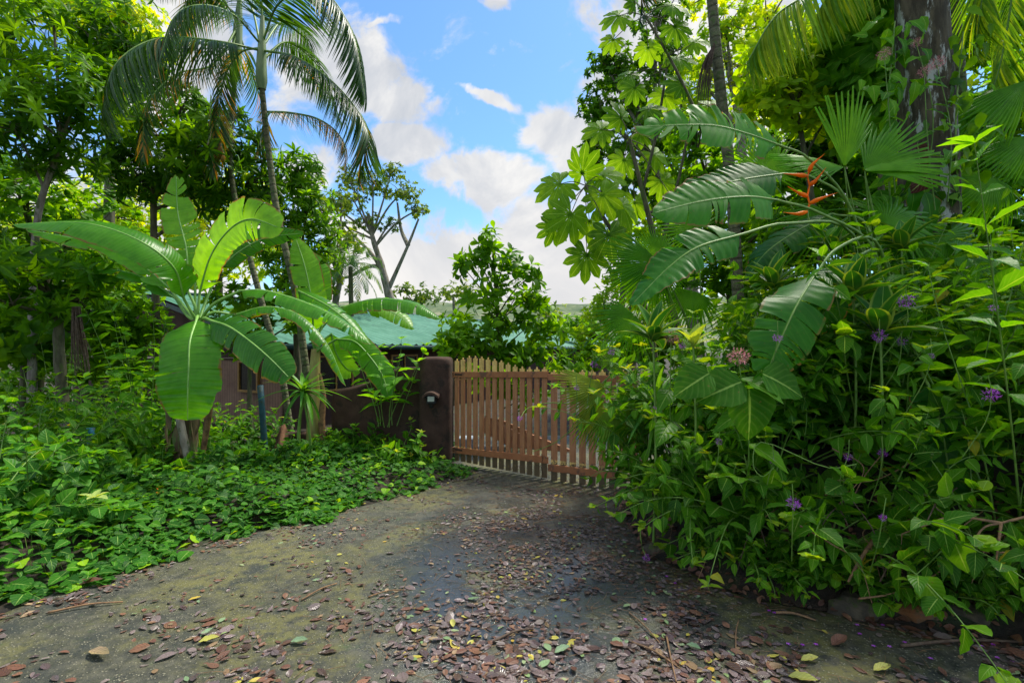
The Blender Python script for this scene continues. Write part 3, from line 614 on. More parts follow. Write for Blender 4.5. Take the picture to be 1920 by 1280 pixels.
# ================================================================ plant builders
def unit_dir(az, el): return np.array([math.cos(el)*math.sin(az), math.cos(el)*math.cos(az), math.sin(el)])
def broad_leaf(mb, rb, pts, W_, side=None, fold=.35, tears=7, gap=1., t0=0., tint=.5, pet=None, r=(.022,.004), seed=0, shape=(.5,.62), ripple=.006, sag=.25, n=56, lift=1.):
    """one big banana-like blade along a midrib curve; pet = petiole control points joined in front"""
    R_ = np.random.default_rng(seed); s = spline(pts, n); T = nrm(np.gradient(s, axis=0)); t = np.linspace(0, 1, n)
    if side is None: side = nrm(np.cross(T, (0, 0, 1.)))
    else:
        side = np.broadcast_to(np.asarray(side, float), T.shape); side = nrm(side-(side*T).sum(1)[:, None]*T)
    nor = np.cross(side, T); nor = nor*np.where(nor[:, 2:3] < -.05, -1, 1) if abs(nor[:, 2]).mean() > .15 else nor
    L = np.linalg.norm(np.diff(s, axis=0), axis=1).sum()
    prof = W_*np.minimum(1, (t/.10+.12)**.8)*np.minimum(1, ((1-t)/.34+.0))**shape[1]*(1-.12*(1-t)**2)
    prof = np.maximum(prof, .002); k = 5; w_ = np.linspace(0, 1, k)
    for sg in (-1, 1):
        cuts = sorted(set([0, n-1]+[int(c_) for c_ in R_.integers(5, n-3, int(tears*1.5+1))]))
        for a, b in zip(cuts[:-1], cuts[1:]):
            if b-a < 1: continue
            idx = np.arange(a, b+1); f = fold+R_.uniform(-.10, .16); gap_ = gap*1.7; lean = R_.uniform(-.02, .035)*gap_; V = []
            for q, i in enumerate(idx):
                pf = prof[i]*(1-.05*abs((q/(len(idx)-1))*2-1)**4*gap)
                sh = T[i]*W_*lift*.22
                edge = (q == 0)-(q == len(idx)-1)
                for ww in w_:
                    V.append(s[i]+side[i]*sg*pf*ww+sh*ww*ww+T[i]*(lean+edge*.006*gap_)*ww-nor[i]*(f*.0+0)*ww+nor[i]*(.10*ww-f*ww**1.8*1.0)*pf
                             +nor[i]*ripple*math.sin(i*1.9+sg)*ww-np.array([0, 0, sag*pf*ww**2*.6]))
            m_ = len(idx); I = np.arange(m_-1)[:, None]*k; j = np.arange(k-1)[None]
            Q = np.stack([I+j, I+j+1, I+k+j+1, I+k+j], -1).reshape(-1, 4)
            if sg > 0: Q = Q[:, ::-1]
            uv = np.stack([np.tile(.5+sg*.5*w_, m_), np.repeat(t[idx]*L*.5, k)], 1)
            mb.add(V, Q, uv=uv, tint=np.clip(tint+R_.uniform(-.06, .06), 0, 1))
    full = s
    if pet is not None: full = np.vstack([spline(np.vstack([pet, pts[:1]]), 16)[:-1], s])
    rr = np.interp(np.linspace(0, 1, len(full)), [0, .35, 1], [r[0], r[0]*.6, r[1]])
    rb.tube(full-np.array([0, 0, .004]), 0, 0, 6, prof=rr)
def leafpart(root, name, pts, W_, matk='ban', ribmat='rib', **kw):
    a, b = MB(), MB(); broad_leaf(a, b, pts, W_, **kw); o = a.build(name, G[matk], root); b.build('midrib', B[ribmat], o); return o

def frond(mbl, mbr, pts, llen, n=60, start=.15, ang=55, hang=.35, tpl=None, r=(.018,.003), tint=(0,.4), brown=0., seed=0, vee=.25, lw=None, sidev=None):
    R_ = np.random.default_rng(seed); s = spline(pts, 60); T = nrm(np.gradient(s, axis=0)); tpl = tpl or L_LFT
    mbr.tube(s, 0, 0, 6, prof=np.linspace(r[0], r[1], 60))
    side = nrm(np.cross(T, (0, 0, 1.)))
    if sidev is not None: side = nrm(np.broadcast_to(sidev, T.shape)-(np.broadcast_to(sidev, T.shape)*T).sum(1)[:, None]*T)
    up = np.cross(side, T)
    for sg in (-1, 1):
        tt = np.linspace(start, .995, n)+R_.uniform(-.003, .003, n); i = np.clip(tt*59, 0, 59); i0 = i.astype(int)
        p = s[i0]+(s[np.minimum(i0+1, 59)]-s[i0])*(i-i0)[:, None]
        q = (tt-start)/(1-start); a = np.radians(ang*(1-.55*q**2)+R_.uniform(-5, 5, n)); ll = llen*(np.sin(pi*(q*.80+.16))**.7)*R_.uniform(.9, 1.06, n)
        dd = side[i0]*sg*np.sin(a)[:, None]+T[i0]*np.cos(a)[:, None]+up[i0]*vee+np.array([0, 0, -1.])*(hang*R_.uniform(.7, 1.3, n))[:, None]
        ti = R_.uniform(tint[0], tint[1], n); bb = R_.random(n) < brown*(.4+1.2*q); ti = np.where(bb, R_.uniform(.7, 1, n), ti)
        mbl.inst(tpl, p, dd, up[i0]+(0, 0, .4), ll, llen*1.0 if lw is None else lw, ti)

def shrub(seed, ns=16, h=1.1, leaf=.16, lt=None, spread=70, pairs=9, droop=.5, sw=1., tint=(0, .8), base=.22, bushy=.35, sprout=0):
    """leafy stems growing from one stool; returns (stem MB, leaf MB, list of stem tips)"""
    R_ = np.random.default_rng(seed); ms, ml = MB(), MB(); tips = []; lt = lt or [L_OV, L_OV2]
    pos = [[], []]; dr = [[], []]; no = [[], []]; ln = [[], []]; ti = [[], []]
    for k in range(ns):
        az = k*2.4+R_.uniform(-.4, .4); el = rad(90-spread*math.sqrt((k+.5)/ns)*R_.uniform(.75, 1.15)); d0 = unit_dir(az, el); L = h*R_.uniform(.75, 1.2)*(1+.15*math.cos(el))
        b = np.array([math.sin(az), math.cos(az), 0])*base*R_.uniform(0, 1); t = np.linspace(0, 1, 14)[:, None]
        s = b+d0*L*t+np.array([0, 0, -1.])*droop*L*t**2.2*(.3+math.cos(el))*.8+R_.normal(0, .02, 3)*np.sin(t*6)
        ms.tube(s, .007*sw, .002, 5, tint=.5); tips.append((s[-1], s[-1]-s[-3])); tw = R_.uniform(0, pi)
        np_ = int(pairs*R_.uniform(.8, 1.2)); st_t = R_.uniform(0, .12)
        for j in range(np_):
            q = .25+.75*(j+.5)/np_; i = min(int(q*13), 12); f = q*13-i; p = s[i]*(1-f)+s[i+1]*f; tg = nrm(s[i+1]-s[i]); a = nrm(np.cross(tg, (math.sin(tw), math.cos(tw), .3))); c_ = np.cross(tg, a)
            th = tw+j*pi/2+R_.uniform(-.3, .3); sz = leaf*(1.05-.5*q**3)*R_.uniform(.7, 1.2)
            for sg in (0, pi):
                rr = a*math.cos(th+sg)+c_*math.sin(th+sg); dd = rr+tg*R_.uniform(.2, .8)+np.array([0, 0, R_.uniform(-.55, .1)]); w_ = int(R_.random() < .4)
                pos[w_].append(p+nrm(rr)*.012); dr[w_].append(dd); no[w_].append(np.array([0, 0, 1.])+R_.normal(0, .3, 3)+rr*.1); ln[w_].append(sz)
                ti[w_].append(1. if R_.random() < .006 else np.clip(R_.uniform(*tint)*.75+.25*q*tint[1]+st_t, 0, .74))
        for j in range(4):   # terminal tuft
            aa = R_.uniform(0, 6.3); pos[0].append(s[-1]); dr[0].append(np.array([math.cos(aa), math.sin(aa), R_.uniform(.1, .9)])); no[0].append((0, 0, 1.)); ln[0].append(leaf*R_.uniform(.35, .6)); ti[0].append(min(1, tint[1]+.1))
    for w_ in (0, 1):
        if pos[w_]: ml.inst(lt[w_ % len(lt)], np.array(pos[w_]), np.array(dr[w_]), np.array(no[w_]), np.array(ln[w_]), None, np.array(ti[w_]))
    return ms, ml, tips
ico = leaf_tpl(1, .6, .5, .2, 0, w0=.3)
def floret_head(mb, p, r, n=26, seed=0, flat=1., tint=(0, 1), sm=1.):
    R_ = np.random.default_rng(seed); d_ = nrm(R_.normal(size=(n, 3))); pos = p+d_*r*np.array([1, 1, flat])*R_.uniform(.35, .9, (n, 1))
    mb.inst(ico, pos, d_+R_.normal(0, .4, (n, 3)), R_.normal(size=(n, 3)), r*sm*R_.uniform(.35, .6, n), None, R_.uniform(*tint, n))

def tree(name, label, cat, trunk, r, blobs, matk, bark, leaf=L_MID, lsize=.2, k=8, dens=1., group=None, whup=.35, limbs=True, cl=None, roots=None, tintr=(0, 1), hang=0., seed=0, sub=10, base=None, parts=True):
    """trunk: list of (px,py,D); blobs: (px,py,D,rx,ry,clusters)."""
    R_ = np.random.default_rng(seed+100); tp = px(*trunk) if len(trunk) else None
    root = thing(name, base if base is not None else tp[0], label, cat, group)
    mb = MB(); s = spline(tp, 30); mb.tube(s, 0, 0, 10, prof=np.linspace(r[0], r[1], 30)*(1+.06*np.sin(np.arange(30)*1.3))); lim = MB(); lf = MB()
    ws = [whorl(leaf, k, whup, .35, sd_) for sd_ in range(5)]
    for (bx, by, bd, rx, ry, nc) in blobs:
        c_ = P(bx, by, bd); a = rx/F*bd; b = ry/F*bd; nc = max(6, int(nc*dens))
        d_ = nrm(R_.normal(size=(nc, 3))); q = R_.random(nc)**.45; cp = c_+d_*q[:, None]*np.array([a, a*.9, b])
        cp += R_.normal(0, .05*a, cp.shape)
        if limbs:
            i = min(29, max(3, int(np.argmin(np.linalg.norm(s-c_, axis=1)+.4*np.abs(np.arange(30)-20)/30)*.8))); st = s[i]; mid_ = (st+c_)/2+np.array([0, 0, .12*np.linalg.norm(c_-st)*R_.uniform(-.3, .8)])
            rl_ = r[1]*.55+.004; lim.tube(spline([st, mid_, c_], 10), rl_*1.3, rl_*.6, 6)
            for j in R_.choice(nc, min(nc, sub), replace=False):
                m_ = (c_+cp[j])/2+R_.normal(0, .06*a, 3); lim.tube(spline([c_+(st-c_)*.15*R_.random(), m_, cp[j]], 6), rl_*.5, rl_*.15, 4)
        up = d_*.7+np.array([0, 0, .55-hang])+R_.normal(0, .25, d_.shape); w_ = R_.integers(0, 5, nc)
        bt = R_.uniform(0, .3)
        for g_ in range(5):
            k_ = w_ == g_; 
            if k_.any(): lf.inst(ws[g_], cp[k_], up[k_], R_.normal(size=(k_.sum(), 3)), lsize*R_.uniform(.75, 1.25, k_.sum()), None, np.clip(tintr[0]+(tintr[1]-tintr[0])*R_.random(k_.sum())*.8+bt*(tintr[1]-tintr[0]), 0, 1))
    mb.build('trunk', B[bark], root)
    if limbs: lim.build('limbs', B[bark], root)
    lf.build('crown', G[matk], root)
    return root

# ================================================================ banana plant in front of the house
c0 = P(372, 600, 6.6); b0 = P(345, 900, 6.7)
bp = thing('banana_plant', b0, 'large banana plant with broad arching leaves beside the pink house wall', 'banana plant')
mb = MB(); s = spline([b0-(0, 0, .15), P(350, 850, 6.7), P(358, 760, 6.65), P(368, 680, 6.6), c0], 30)
mb.tube(s, 0, 0, 12, prof=np.interp(np.linspace(0, 1, 30), [0, .3, .7, 1], [.15, .12, .085, .07])*(1+.05*np.sin(np.arange(30)*2.2))); 
for j in range(9):   # old leaf sheaths hugging the stem
    a = j*2.3; z0 = .1+.09*j; q = s[0]+np.array([math.sin(a)*.17, -abs(math.cos(a))*.17, z0+.1]); mb.inst(L_BLADE, [q], [(math.sin(a)*.12, -.05, 1)], [(math.sin(a), -abs(math.cos(a)), .1)], .45, .6, .5)
mb.build('pseudostem', B['pseudo'], bp)
mb = MB(); mb.tube(spline([P(335, 775, 6.45), P(346, 830, 6.40), P(358, 868, 6.35), P(374, 893, 6.3)], 14), .045, .055, 9, cap=True); mb.build('fallen_sheath', B['grey'], bp)
mb = MB(); mb.tube(spline([P(392, 760, 6.5), P(388, 800, 6.5), P(380, 850, 6.5)], 10), .05, .03, 7); mb.build('dead_leaf', G['dry'], bp)
def ban(pts, W_, **kw): return leafpart(bp, 'leaf', px(*pts), W_, **kw)
pet = lambda *p: px((372, 605, 6.6), *p)
ban([(368, 600, 6.15), (356, 640, 5.85), (354, 690, 5.72), (352, 740, 5.68), (352, 787, 5.7)], .345, side=(1, .1, 0), pet=pet((371, 592, 6.4)), fold=.1, sag=.0, tears=3, gap=.35, tint=.42, seed=1, shape=(.5,.28), ripple=.008, lift=.2)
ban([(352, 545, 6.6), (350, 470, 6.7), (334, 400, 6.85), (330, 330, 6.95)], .23, side=(1, .25, 0), pet=pet((366, 575, 6.6)), fold=.15, sag=0, tears=9, gap=1.2, tint=.62, seed=2, shape=(.5,.8))
ban([(345, 560, 6.4), (325, 500, 6.2), (260, 450, 6.0), (160, 418, 5.9), (30, 420, 5.9)], .26, side=(.15, .8, .6), pet=pet((362, 590, 6.5)), fold=.35, sag=.1, tears=4, tint=.35, seed=3, ripple=.004, gap=.5)
ban([(318, 540, 6.9), (270, 500, 7.1), (200, 460, 7.3), (130, 445, 7.4), (50, 430, 7.5)], .2, side=(.1, .9, .35), pet=pet((350, 580, 6.7)), fold=.3, sag=.1, tears=5, tint=.5, seed=4)
ban([(374, 550, 6.5), (395, 480, 6.4), (430, 430, 6.3), (470, 410, 6.2), (520, 425, 6.15)], .30, side=(.55, -.25, -.9), pet=pet((371, 590, 6.5)), fold=.15, sag=.0, tears=5, tint=.66, seed=5, gap=.7, shape=(.5,.35))
ban([(366, 545, 6.9), (368, 500, 7.0), (372, 470, 7.1)], .17, side=(1, .1, 0), fold=.1, sag=0, tears=2, tint=.95, seed=15, pet=pet((366, 580, 6.8)), shape=(.5,.4))
ban([(410, 505, 7.3), (450, 470, 7.5), (500, 445, 7.7), (565, 437, 7.9)], .16, side=(.2, .3, -.9), pet=pet((384, 570, 6.9)), fold=.2, tears=6, tint=.25, seed=6, sag=.05)
ban([(450, 545, 6.3), (500, 545, 6.1), (580, 570, 5.9), (640, 600, 5.8), (690, 640, 5.7)], .16, side=(.1, .8, .25), pet=pet((400, 570, 6.4)), fold=.4, sag=.2, tears=8, tint=.4, seed=7)
ban([(395, 600, 6.1), (430, 612, 5.8), (470, 640, 5.6), (505, 670, 5.5), (540, 705, 5.45)], .22, side=(.55, .2, .55), pet=pet((383, 596, 6.3)), fold=.3, sag=.1, tears=5, tint=.15, seed=8, shape=(.5,.3))
ban([(440, 590, 6.9), (500, 575, 7.0), (560, 590, 7.0), (610, 640, 6.9), (645, 715, 6.8)], .14, side=(.1, .9, .1), pet=pet((400, 585, 6.7)), fold=.6, sag=.3, tears=9, tint=.3, seed=9)
ban([(330, 560, 6.9), (270, 520, 7.2), (200, 505, 7.4), (110, 520, 7.6)], .13, side=(.1, .9, .2), pet=pet((350, 590, 6.8)), fold=.5, sag=.2, tears=7, tint=.3, seed=10)

# second banana
c1 = P(592, 655, 8.4); b1 = P(588, 858, 8.3)
bq = thing('banana_plant', b1, 'smaller banana plant with yellowish stem in front of the green roof', 'banana plant')
mb = MB(); mb.tube(spline([b1-(0, 0, .15), P(588, 780, 8.3), P(590, 700, 8.35), c1], 20), .12, .07, 10); mb.build('pseudostem', B['pseudo_y'], bq)
mb = MB(); mb.tube(spline([P(600, 700, 8.2), P(606, 740, 8.1), P(603, 790, 8.05), P(608, 845, 8.0)], 14), 0, 0, 6, prof=np.interp(np.linspace(0, 1, 14), [0, .4, .7, 1], [.02, .055, .06, .03])); mb.build('dead_leaf', G['dry'], bq)
pet1 = lambda *p: px((592, 660, 8.4), *p)
def bn2(pts, W_, **kw): return leafpart(bq, 'leaf', px(*pts), W_, **kw)
bn2([(606, 600, 8.6), (660, 570, 8.5), (720, 560, 8.4), (780, 570, 8.3), (822, 595, 8.2)], .22, side=(.1, .9, .45), pet=pet1((596, 630, 8.5)), fold=.4, sag=.3, tears=7, tint=.4, seed=21)
bn2([(640, 575, 8.9), (700, 573, 8.9), (745, 590, 8.9), (772, 612, 8.8)], .2, side=(.0, .7, .7), pet=pet1((600, 620, 8.7)), fold=.3, sag=.1, tears=2, tint=.62, seed=22)
bn2([(588, 620, 8.2), (584, 560, 8.1), (572, 500, 8.2), (556, 450, 8.3)], .24, side=(1, .3, .1), pet=pet1((590, 640, 8.3)), fold=.1, sag=0, tears=2, tint=.6, seed=23)
bn2([(560, 545, 7.9), (610, 570, 7.7), (650, 600, 7.6), (690, 640, 7.5)], .17, side=(.2, .7, .6), fold=.4, sag=.1, tears=5, tint=.42, seed=24, pet=pet1((570, 590, 8.2)))
bn2([(632, 635, 8.0), (665, 640, 7.9), (695, 670, 7.8), (718, 705, 7.7), (727, 740, 7.6)], .2, side=(.75, .3, .5), pet=pet1((606, 650, 8.2)), fold=.3, sag=.1, tears=1, gap=.3, tint=.42, seed=25, shape=(.5,.5))
bn2([(622, 625, 8.6), (630, 660, 8.6), (650, 690, 8.6), (670, 695, 8.6)], .2, side=(.9, .1, .4), fold=.2, sag=0, tears=0, tint=.55, seed=26, pet=pet1((604, 640, 8.5)))
bn2([(602, 580, 8.8), (600, 520, 8.9), (585, 480, 9.0)], .2, side=(1, .2, .1), fold=.2, sag=0, tears=2, tint=.5, seed=27, pet=pet1((596, 630, 8.6)))

# spiky strap plant
sp_c = P(568, 735, 7.0); sr = thing('strap_leaf_plant', P(562, 870, 7.0), 'spiky green strap leaved plant on a thin stem below the banana', 'plant')
mb = MB(); mb.tube(spline([P(562, 872, 7.0), P(560, 810, 7.0), sp_c], 10), .028, .018, 7); mb.tube(spline([P(585, 870, 7.1), P(580, 810, 7.05), sp_c], 10), .02, .014, 7); mb.build('stem', B['green'], sr)
mb = MB(); n = 34; az = rnd(0, 2*pi, n); el = np.linspace(1.35, -.35, n)+rnd(-.15, .15, n); dd = np.stack([np.cos(el)*np.cos(az), np.cos(el)*np.sin(az), np.sin(el)], 1)
mb.inst(L_STRAP, np.repeat(sp_c[None], n, 0), dd, (0, 0, 1.), rnd(.35, .62, n), rnd(.5, .75, n), rnd(.2, 1, n)); mb.build('foliage', G['strap'], sr)

# ================================================================ palms at upper left
pr = thing('palm_tree', P(600, 850, 8.8), 'tall slender palm with feathery fronds rising beside the banana plants', 'palm')
tp = px((604, 870, 8.8), (575, 700, 8.8), (556, 560, 8.8), (520, 400, 8.8), (502, 270, 8.8), (491, 165, 8.8))
mb = MB(); mb.tube(spline(tp, 50), .066, .045, 10); mb.build('trunk', B['palm'], pr)
mb = MB(); mb.tube(spline(px((491, 168, 8.8), (490, 130, 8.8), (491, 90, 8.8), (492, 30, 8.8)), 16), 0, 0, 12, prof=np.interp(np.linspace(0, 1, 16), [0, .15, .6, 1], [.065, .095, .075, .03])); mb.build('crownshaft', B['shaft'], pr)
def pfrond(root, pts, ll, **kw):
    ll *= 1.2; kw['n'] = int(kw.get('n', 50)*1.75); kw['lw'] = kw.get('lw', ll)*.46
    a, b = MB(), MB(); mk = kw.pop('mat', 'palm'); kw.setdefault('r', (.022, .004)); frond(a, b, px(*pts), ll, **kw); o = b.build('frond', B['green'], root); a.build('leaflets', G[mk], o)
pfrond(pr, [(488, 95, 8.8), (410, 78, 8.2), (300, 72, 7.6), (218, 120, 7.1), (190, 225, 7.0)], .86, n=66, hang=.6, ang=62, brown=.06, seed=1, tint=(.1, .5))
pfrond(pr, [(492, 80, 8.8), (525, 5, 8.6), (600, -20, 8.4), (660, 60, 8.3), (684, 180, 8.2)], .85, n=64, hang=.5, brown=.0, seed=2)
pfrond(pr, [(494, 95, 8.8), (560, 110, 8.5), (640, 170, 8.4), (690, 250, 8.3), (672, 335, 8.2)], .78, n=62, hang=.5, brown=.05, seed=3)
pfrond(pr, [(495, 110, 8.8), (540, 80, 9.3), (600, 130, 9.8), (640, 230, 10.0)], .6, n=50, hang=.5, seed=4)
pfrond(pr, [(495, 210, 8.9), (545, 212, 8.6), (600, 225, 8.5), (640, 260, 8.4), (650, 320, 8.4)], .42, n=46, hang=.45, brown=.4, seed=5, start=.05)
pfrond(pr, [(488, 85, 8.8), (470, 10, 9.2), (430, -60, 9.6), (370, -50, 9.8), (345, 60, 9.9)], .6, n=56, hang=.5, seed=6)
pfrond(pr, [(490, 80, 8.8), (492, -20, 8.8), (500, -150, 8.9), (540, -260, 9.2)], .6, n=56, hang=.3, seed=7)
pfrond(pr, [(488, 90, 8.8), (450, 100, 9.4), (420, 150, 9.6), (410, 240, 9.7), (420, 290, 9.7)], .5, n=50, hang=.5, brown=.3, seed=8)
pfrond(pr, [(486, 80, 8.8), (440, 30, 8.0), (380, 10, 7.5), (330, 30, 7.2), (300, 110, 7.0)], .5, n=50, hang=.45, seed=9)
pfrond(pr, [(494, 85, 8.8), (530, 40, 9.6), (570, 60, 10.2), (590, 140, 10.4)], .5, n=44, hang=.5, seed=10)
# second palm, trunk behind
p2 = thing('palm_tree', P(540, 850, 10.2), 'second thinner palm with browning fronds behind the first palm', 'palm')
mb = MB(); mb.tube(spline(px((552, 860, 10.2), (528, 700, 10.2), (500, 600, 10.2), (470, 490, 10.2), (450, 420, 10.2), (432, 300, 10.2), (440, 150, 10.2)), 50), .066, .045, 9); mb.build('trunk', B['palm'], p2)
mb = MB(); mb.tube(px((440, 152, 10.2), (443, 110, 10.2), (447, 40, 10.2), (450, -10, 10.2)), 0, 0, 10, prof=[.06, .1, .08, .03]); mb.build('crownshaft', B['shaft'], p2)
for i, (pts, ll, br) in enumerate((([(446, 50, 10.2), (400, 120, 9.5), (330, 140, 9.0), (275, 200, 8.6), (268, 300, 8.5)], .55, .25), ([(446, 50, 10.2), (420, 150, 9.8), (400, 220, 9.7), (398, 330, 9.6)], .55, .18),
        ([(447, 40, 10.2), (400, -20, 10), (340, -60, 10), (270, -30, 10)], .6, .1), ([(448, 30, 10.2), (450, -60, 10.5), (430, -160, 10.8)], .6, .0), ([(448, 60, 10.2), (480, 160, 10.6), (500, 230, 10.7), (480, 290, 10.8)], .5, .3),
        ([(447, 30, 10.2), (395, -5, 10.8), (350, 30, 11.2), (320, 110, 11.4)], .6, .15))):
    pfrond(p2, pts, ll, n=50, hang=.6, brown=br, seed=30+i, tint=(0, .45))

# ================================================================ trees, left
tree('broadleaf_tree', 'dark glossy leaved tree filling the upper left corner', 'tree', [(60, 760, 8.5), (62, 560, 8.5), (72, 400, 8.5), (110, 280, 8.5), (140, 180, 8.5)], (.07, .03),
     [(60, 90, 8.5, 150, 110, 150), (190, 70, 8.8, 90, 70, 80), (20, 230, 8, 120, 80, 110), (150, 180, 8.2, 110, 70, 100), (240, 140, 9, 70, 60, 60), (110, 300, 8.6, 80, 40, 40), (-120, 60, 8.5, 120, 160, 90), (90, -90, 8.5, 200, 100, 110)],
     'dark', 'grey', L_LAN, .24, 9, seed=1, hang=.2, group='trees on the left side')
tree('broadleaf_tree', 'bushy dark tree with drooping leaf clusters between palms and corner tree', 'tree', [(300, 780, 10.5), (292, 560, 10.5), (288, 400, 10.5), (290, 330, 10.5)], (.08, .05),
     [(300, 250, 10.5, 80, 50, 70), (370, 300, 10, 80, 70, 100), (230, 300, 10.5, 60, 60, 70), (430, 260, 10.8, 70, 60, 70), (480, 340, 11, 60, 70, 70), (420, 380, 11, 60, 50, 50), (340, 200, 10.5, 50, 40, 40), (300, 350, 10.5, 90, 30, 60)],
     'dark', 'brown', L_LAN, .26, 10, seed=2, hang=.45, group='trees on the left side')
tree('broadleaf_tree', 'mid green tree right behind the slender palm trunk', 'tree', [(560, 720, 12), (556, 600, 12), (560, 440, 12)], (.09, .05),
     [(560, 320, 12, 40, 45, 50), (575, 400, 12, 55, 60, 80), (530, 440, 12, 60, 60, 70), (600, 470, 12.3, 40, 60, 60), (510, 370, 12.3, 50, 50, 50), (560, 510, 12, 60, 40, 50)],
     'dark', 'brown', L_LAN, .24, 9, seed=3, hang=.1, tintr=(.2, 1), group='trees on the left side')
tree('broadleaf_tree', 'sunlit yellow green fine leaved tree at the top left behind the dark tree', 'tree', [(200, 700, 16), (205, 400, 16), (210, 100, 16)], (.2, .1),
     [(200, 30, 16, 110, 70, 240), (270, 110, 15.5, 50, 60, 110), (120, 0, 16, 120, 60, 160), (235, 20, 15, 60, 50, 90)], 'glow', 'brown', L_MID, .2, 8, seed=4, group='trees on the left side')
tree('broadleaf_tree', 'bright yellow green tree seen through the gap left of the banana', 'tree', [(120, 760, 20), (130, 600, 20), (130, 420, 20)], (.2, .1),
     [(100, 420, 20, 120, 90, 220), (230, 400, 20, 90, 80, 160), (20, 480, 19, 100, 90, 150), (180, 520, 20, 120, 70, 150)], 'glow', 'brown', L_MID, .28, 8, seed=5, group='trees on the left side')
tree('broadleaf_tree', 'yellow green tree behind the banana leaves and second palm trunk', 'tree', [(400, 700, 22), (410, 560, 22), (410, 400, 22)], (.2, .1),
     [(250, 480, 22, 90, 90, 160), (400, 380, 22, 110, 90, 220), (320, 420, 22, 80, 80, 120), (490, 460, 22, 80, 70, 110), (400, 490, 22, 110, 50, 100)], 'glow', 'brown', L_MID, .28, 8, seed=6, group='trees on the left side')
tree('broadleaf_tree', 'shaded tree with mossy forked limbs at the left edge', 'tree', [(118, 760, 7.6), (110, 640, 7.6), (112, 580, 7.6), (85, 520, 7.5)], (.08, .05),
     [(60, 500, 7.3, 90, 40, 26), (170, 510, 7.6, 60, 36, 24), (20, 570, 7, 60, 40, 20), (150, 560, 7.6, 40, 40, 22), (-60, 480, 7, 80, 90, 40)], 'dark', 'brown', L_LAN, .26, 9, seed=7, hang=.5, group='trees on the left side')
tree('broadleaf_tree', 'dense green tree standing left of the house gable', 'tree', [(210, 800, 12), (215, 650, 12), (215, 560, 12)], (.1, .06),
     [(220, 560, 12, 70, 50, 70), (140, 600, 12, 70, 60, 70), (230, 640, 12, 50, 50, 50), (60, 640, 12, 80, 70, 80), (160, 690, 11.5, 90, 40, 70), (20, 740, 11, 90, 60, 70), (250, 720, 11, 40, 35, 36)], 'mid', 'brown', L_MID, .2, 9, seed=8, group='trees on the left side')
tree('broadleaf_tree', 'leafy mid green tree behind the corner tree at the left edge', 'tree', [(70, 780, 12), (75, 600, 12), (80, 460, 12)], (.12, .07),
     [(50, 380, 12, 110, 60, 100), (170, 420, 12.5, 80, 60, 80), (90, 470, 12, 110, 50, 100), (240, 470, 12.5, 60, 50, 60), (-60, 420, 12, 100, 120, 90), (20, 320, 12, 90, 50, 60)], 'mid', 'brown', L_MID, .22, 9, seed=12, tintr=(.1, 1), group='trees on the left side')
tree('broadleaf_tree', 'large pale green leaved tree low at the left edge behind the shrubs', 'tree', [(40, 800, 9), (45, 700, 9), (50, 620, 9)], (.07, .04),
     [(30, 560, 9, 70, 50, 44), (110, 590, 9.3, 70, 50, 44), (190, 600, 9.6, 50, 40, 30), (60, 640, 8.8, 90, 40, 50), (-60, 600, 9, 80, 80, 50)], 'mid', 'brown', L_OV2, .26, 7, seed=13, hang=.3, group='trees on the left side')
tree('broadleaf_tree', 'leafy green tree in front of the pink house wall behind the bananas', 'tree', [(470, 860, 11), (468, 720, 11), (470, 600, 11)], (.06, .03),
     [(440, 560, 11, 50, 34, 40), (500, 580, 11, 50, 40, 44), (540, 530, 11.5, 40, 40, 36), (470, 640, 10.8, 40, 30, 24), (410, 620, 11, 30, 30, 16), (560, 600, 11, 30, 30, 20)], 'mid', 'brown', L_MID, .2, 9, seed=14, tintr=(0, 1), group='trees on the left side')
tree('broadleaf_tree', 'round leaved green tree between the gable and the left shrubs', 'tree', [(250, 860, 10), (252, 760, 10), (255, 680, 10)], (.05, .03),
     [(240, 620, 10, 50, 50, 44), (290, 600, 10.3, 36, 40, 24), (200, 680, 10, 50, 40, 36), (270, 700, 9.8, 50, 36, 30)], 'mid', 'brown', L_OBO, .2, 8, seed=15, tintr=(0, 1), group='trees on the left side')
tree('broadleaf_tree', 'wide leafy tree standing beyond the left edge of the picture', 'tree', [(-260, 820, 10), (-260, 600, 10), (-250, 400, 10)], (.1, .06),
     [(-250, 300, 10, 160, 140, 160), (-380, 500, 10, 150, 120, 120), (-180, 560, 10.5, 130, 90, 110), (-300, 700, 10, 160, 90, 110), (-120, 700, 11, 120, 60, 90)], 'mid', 'brown', L_MID, .24, 9, seed=16, group='trees on the left side')
# hanging aerial-root bundle under the mossy tree
ar = MB()
for k in range(70):
    x0 = rnd(-8, 8); ar.tube(spline(px((143+x0, 575, 7.2+rnd(-.1, .1)), (146+x0*1.6, 620+rnd(-8, 8), 7.2+rnd(-.12, .12)), (152+x0*2.4, 680+rnd(-30, 25), 7.2+rnd(-.15, .15))), 7), .006, .003, 4)
tag(ar.build('dead_frond_bundle', B['twig_dark'], origin=P(143, 575, 7.2)), 'bundle of dead brown stalks hanging under the mossy tree at left', 'dead fronds')

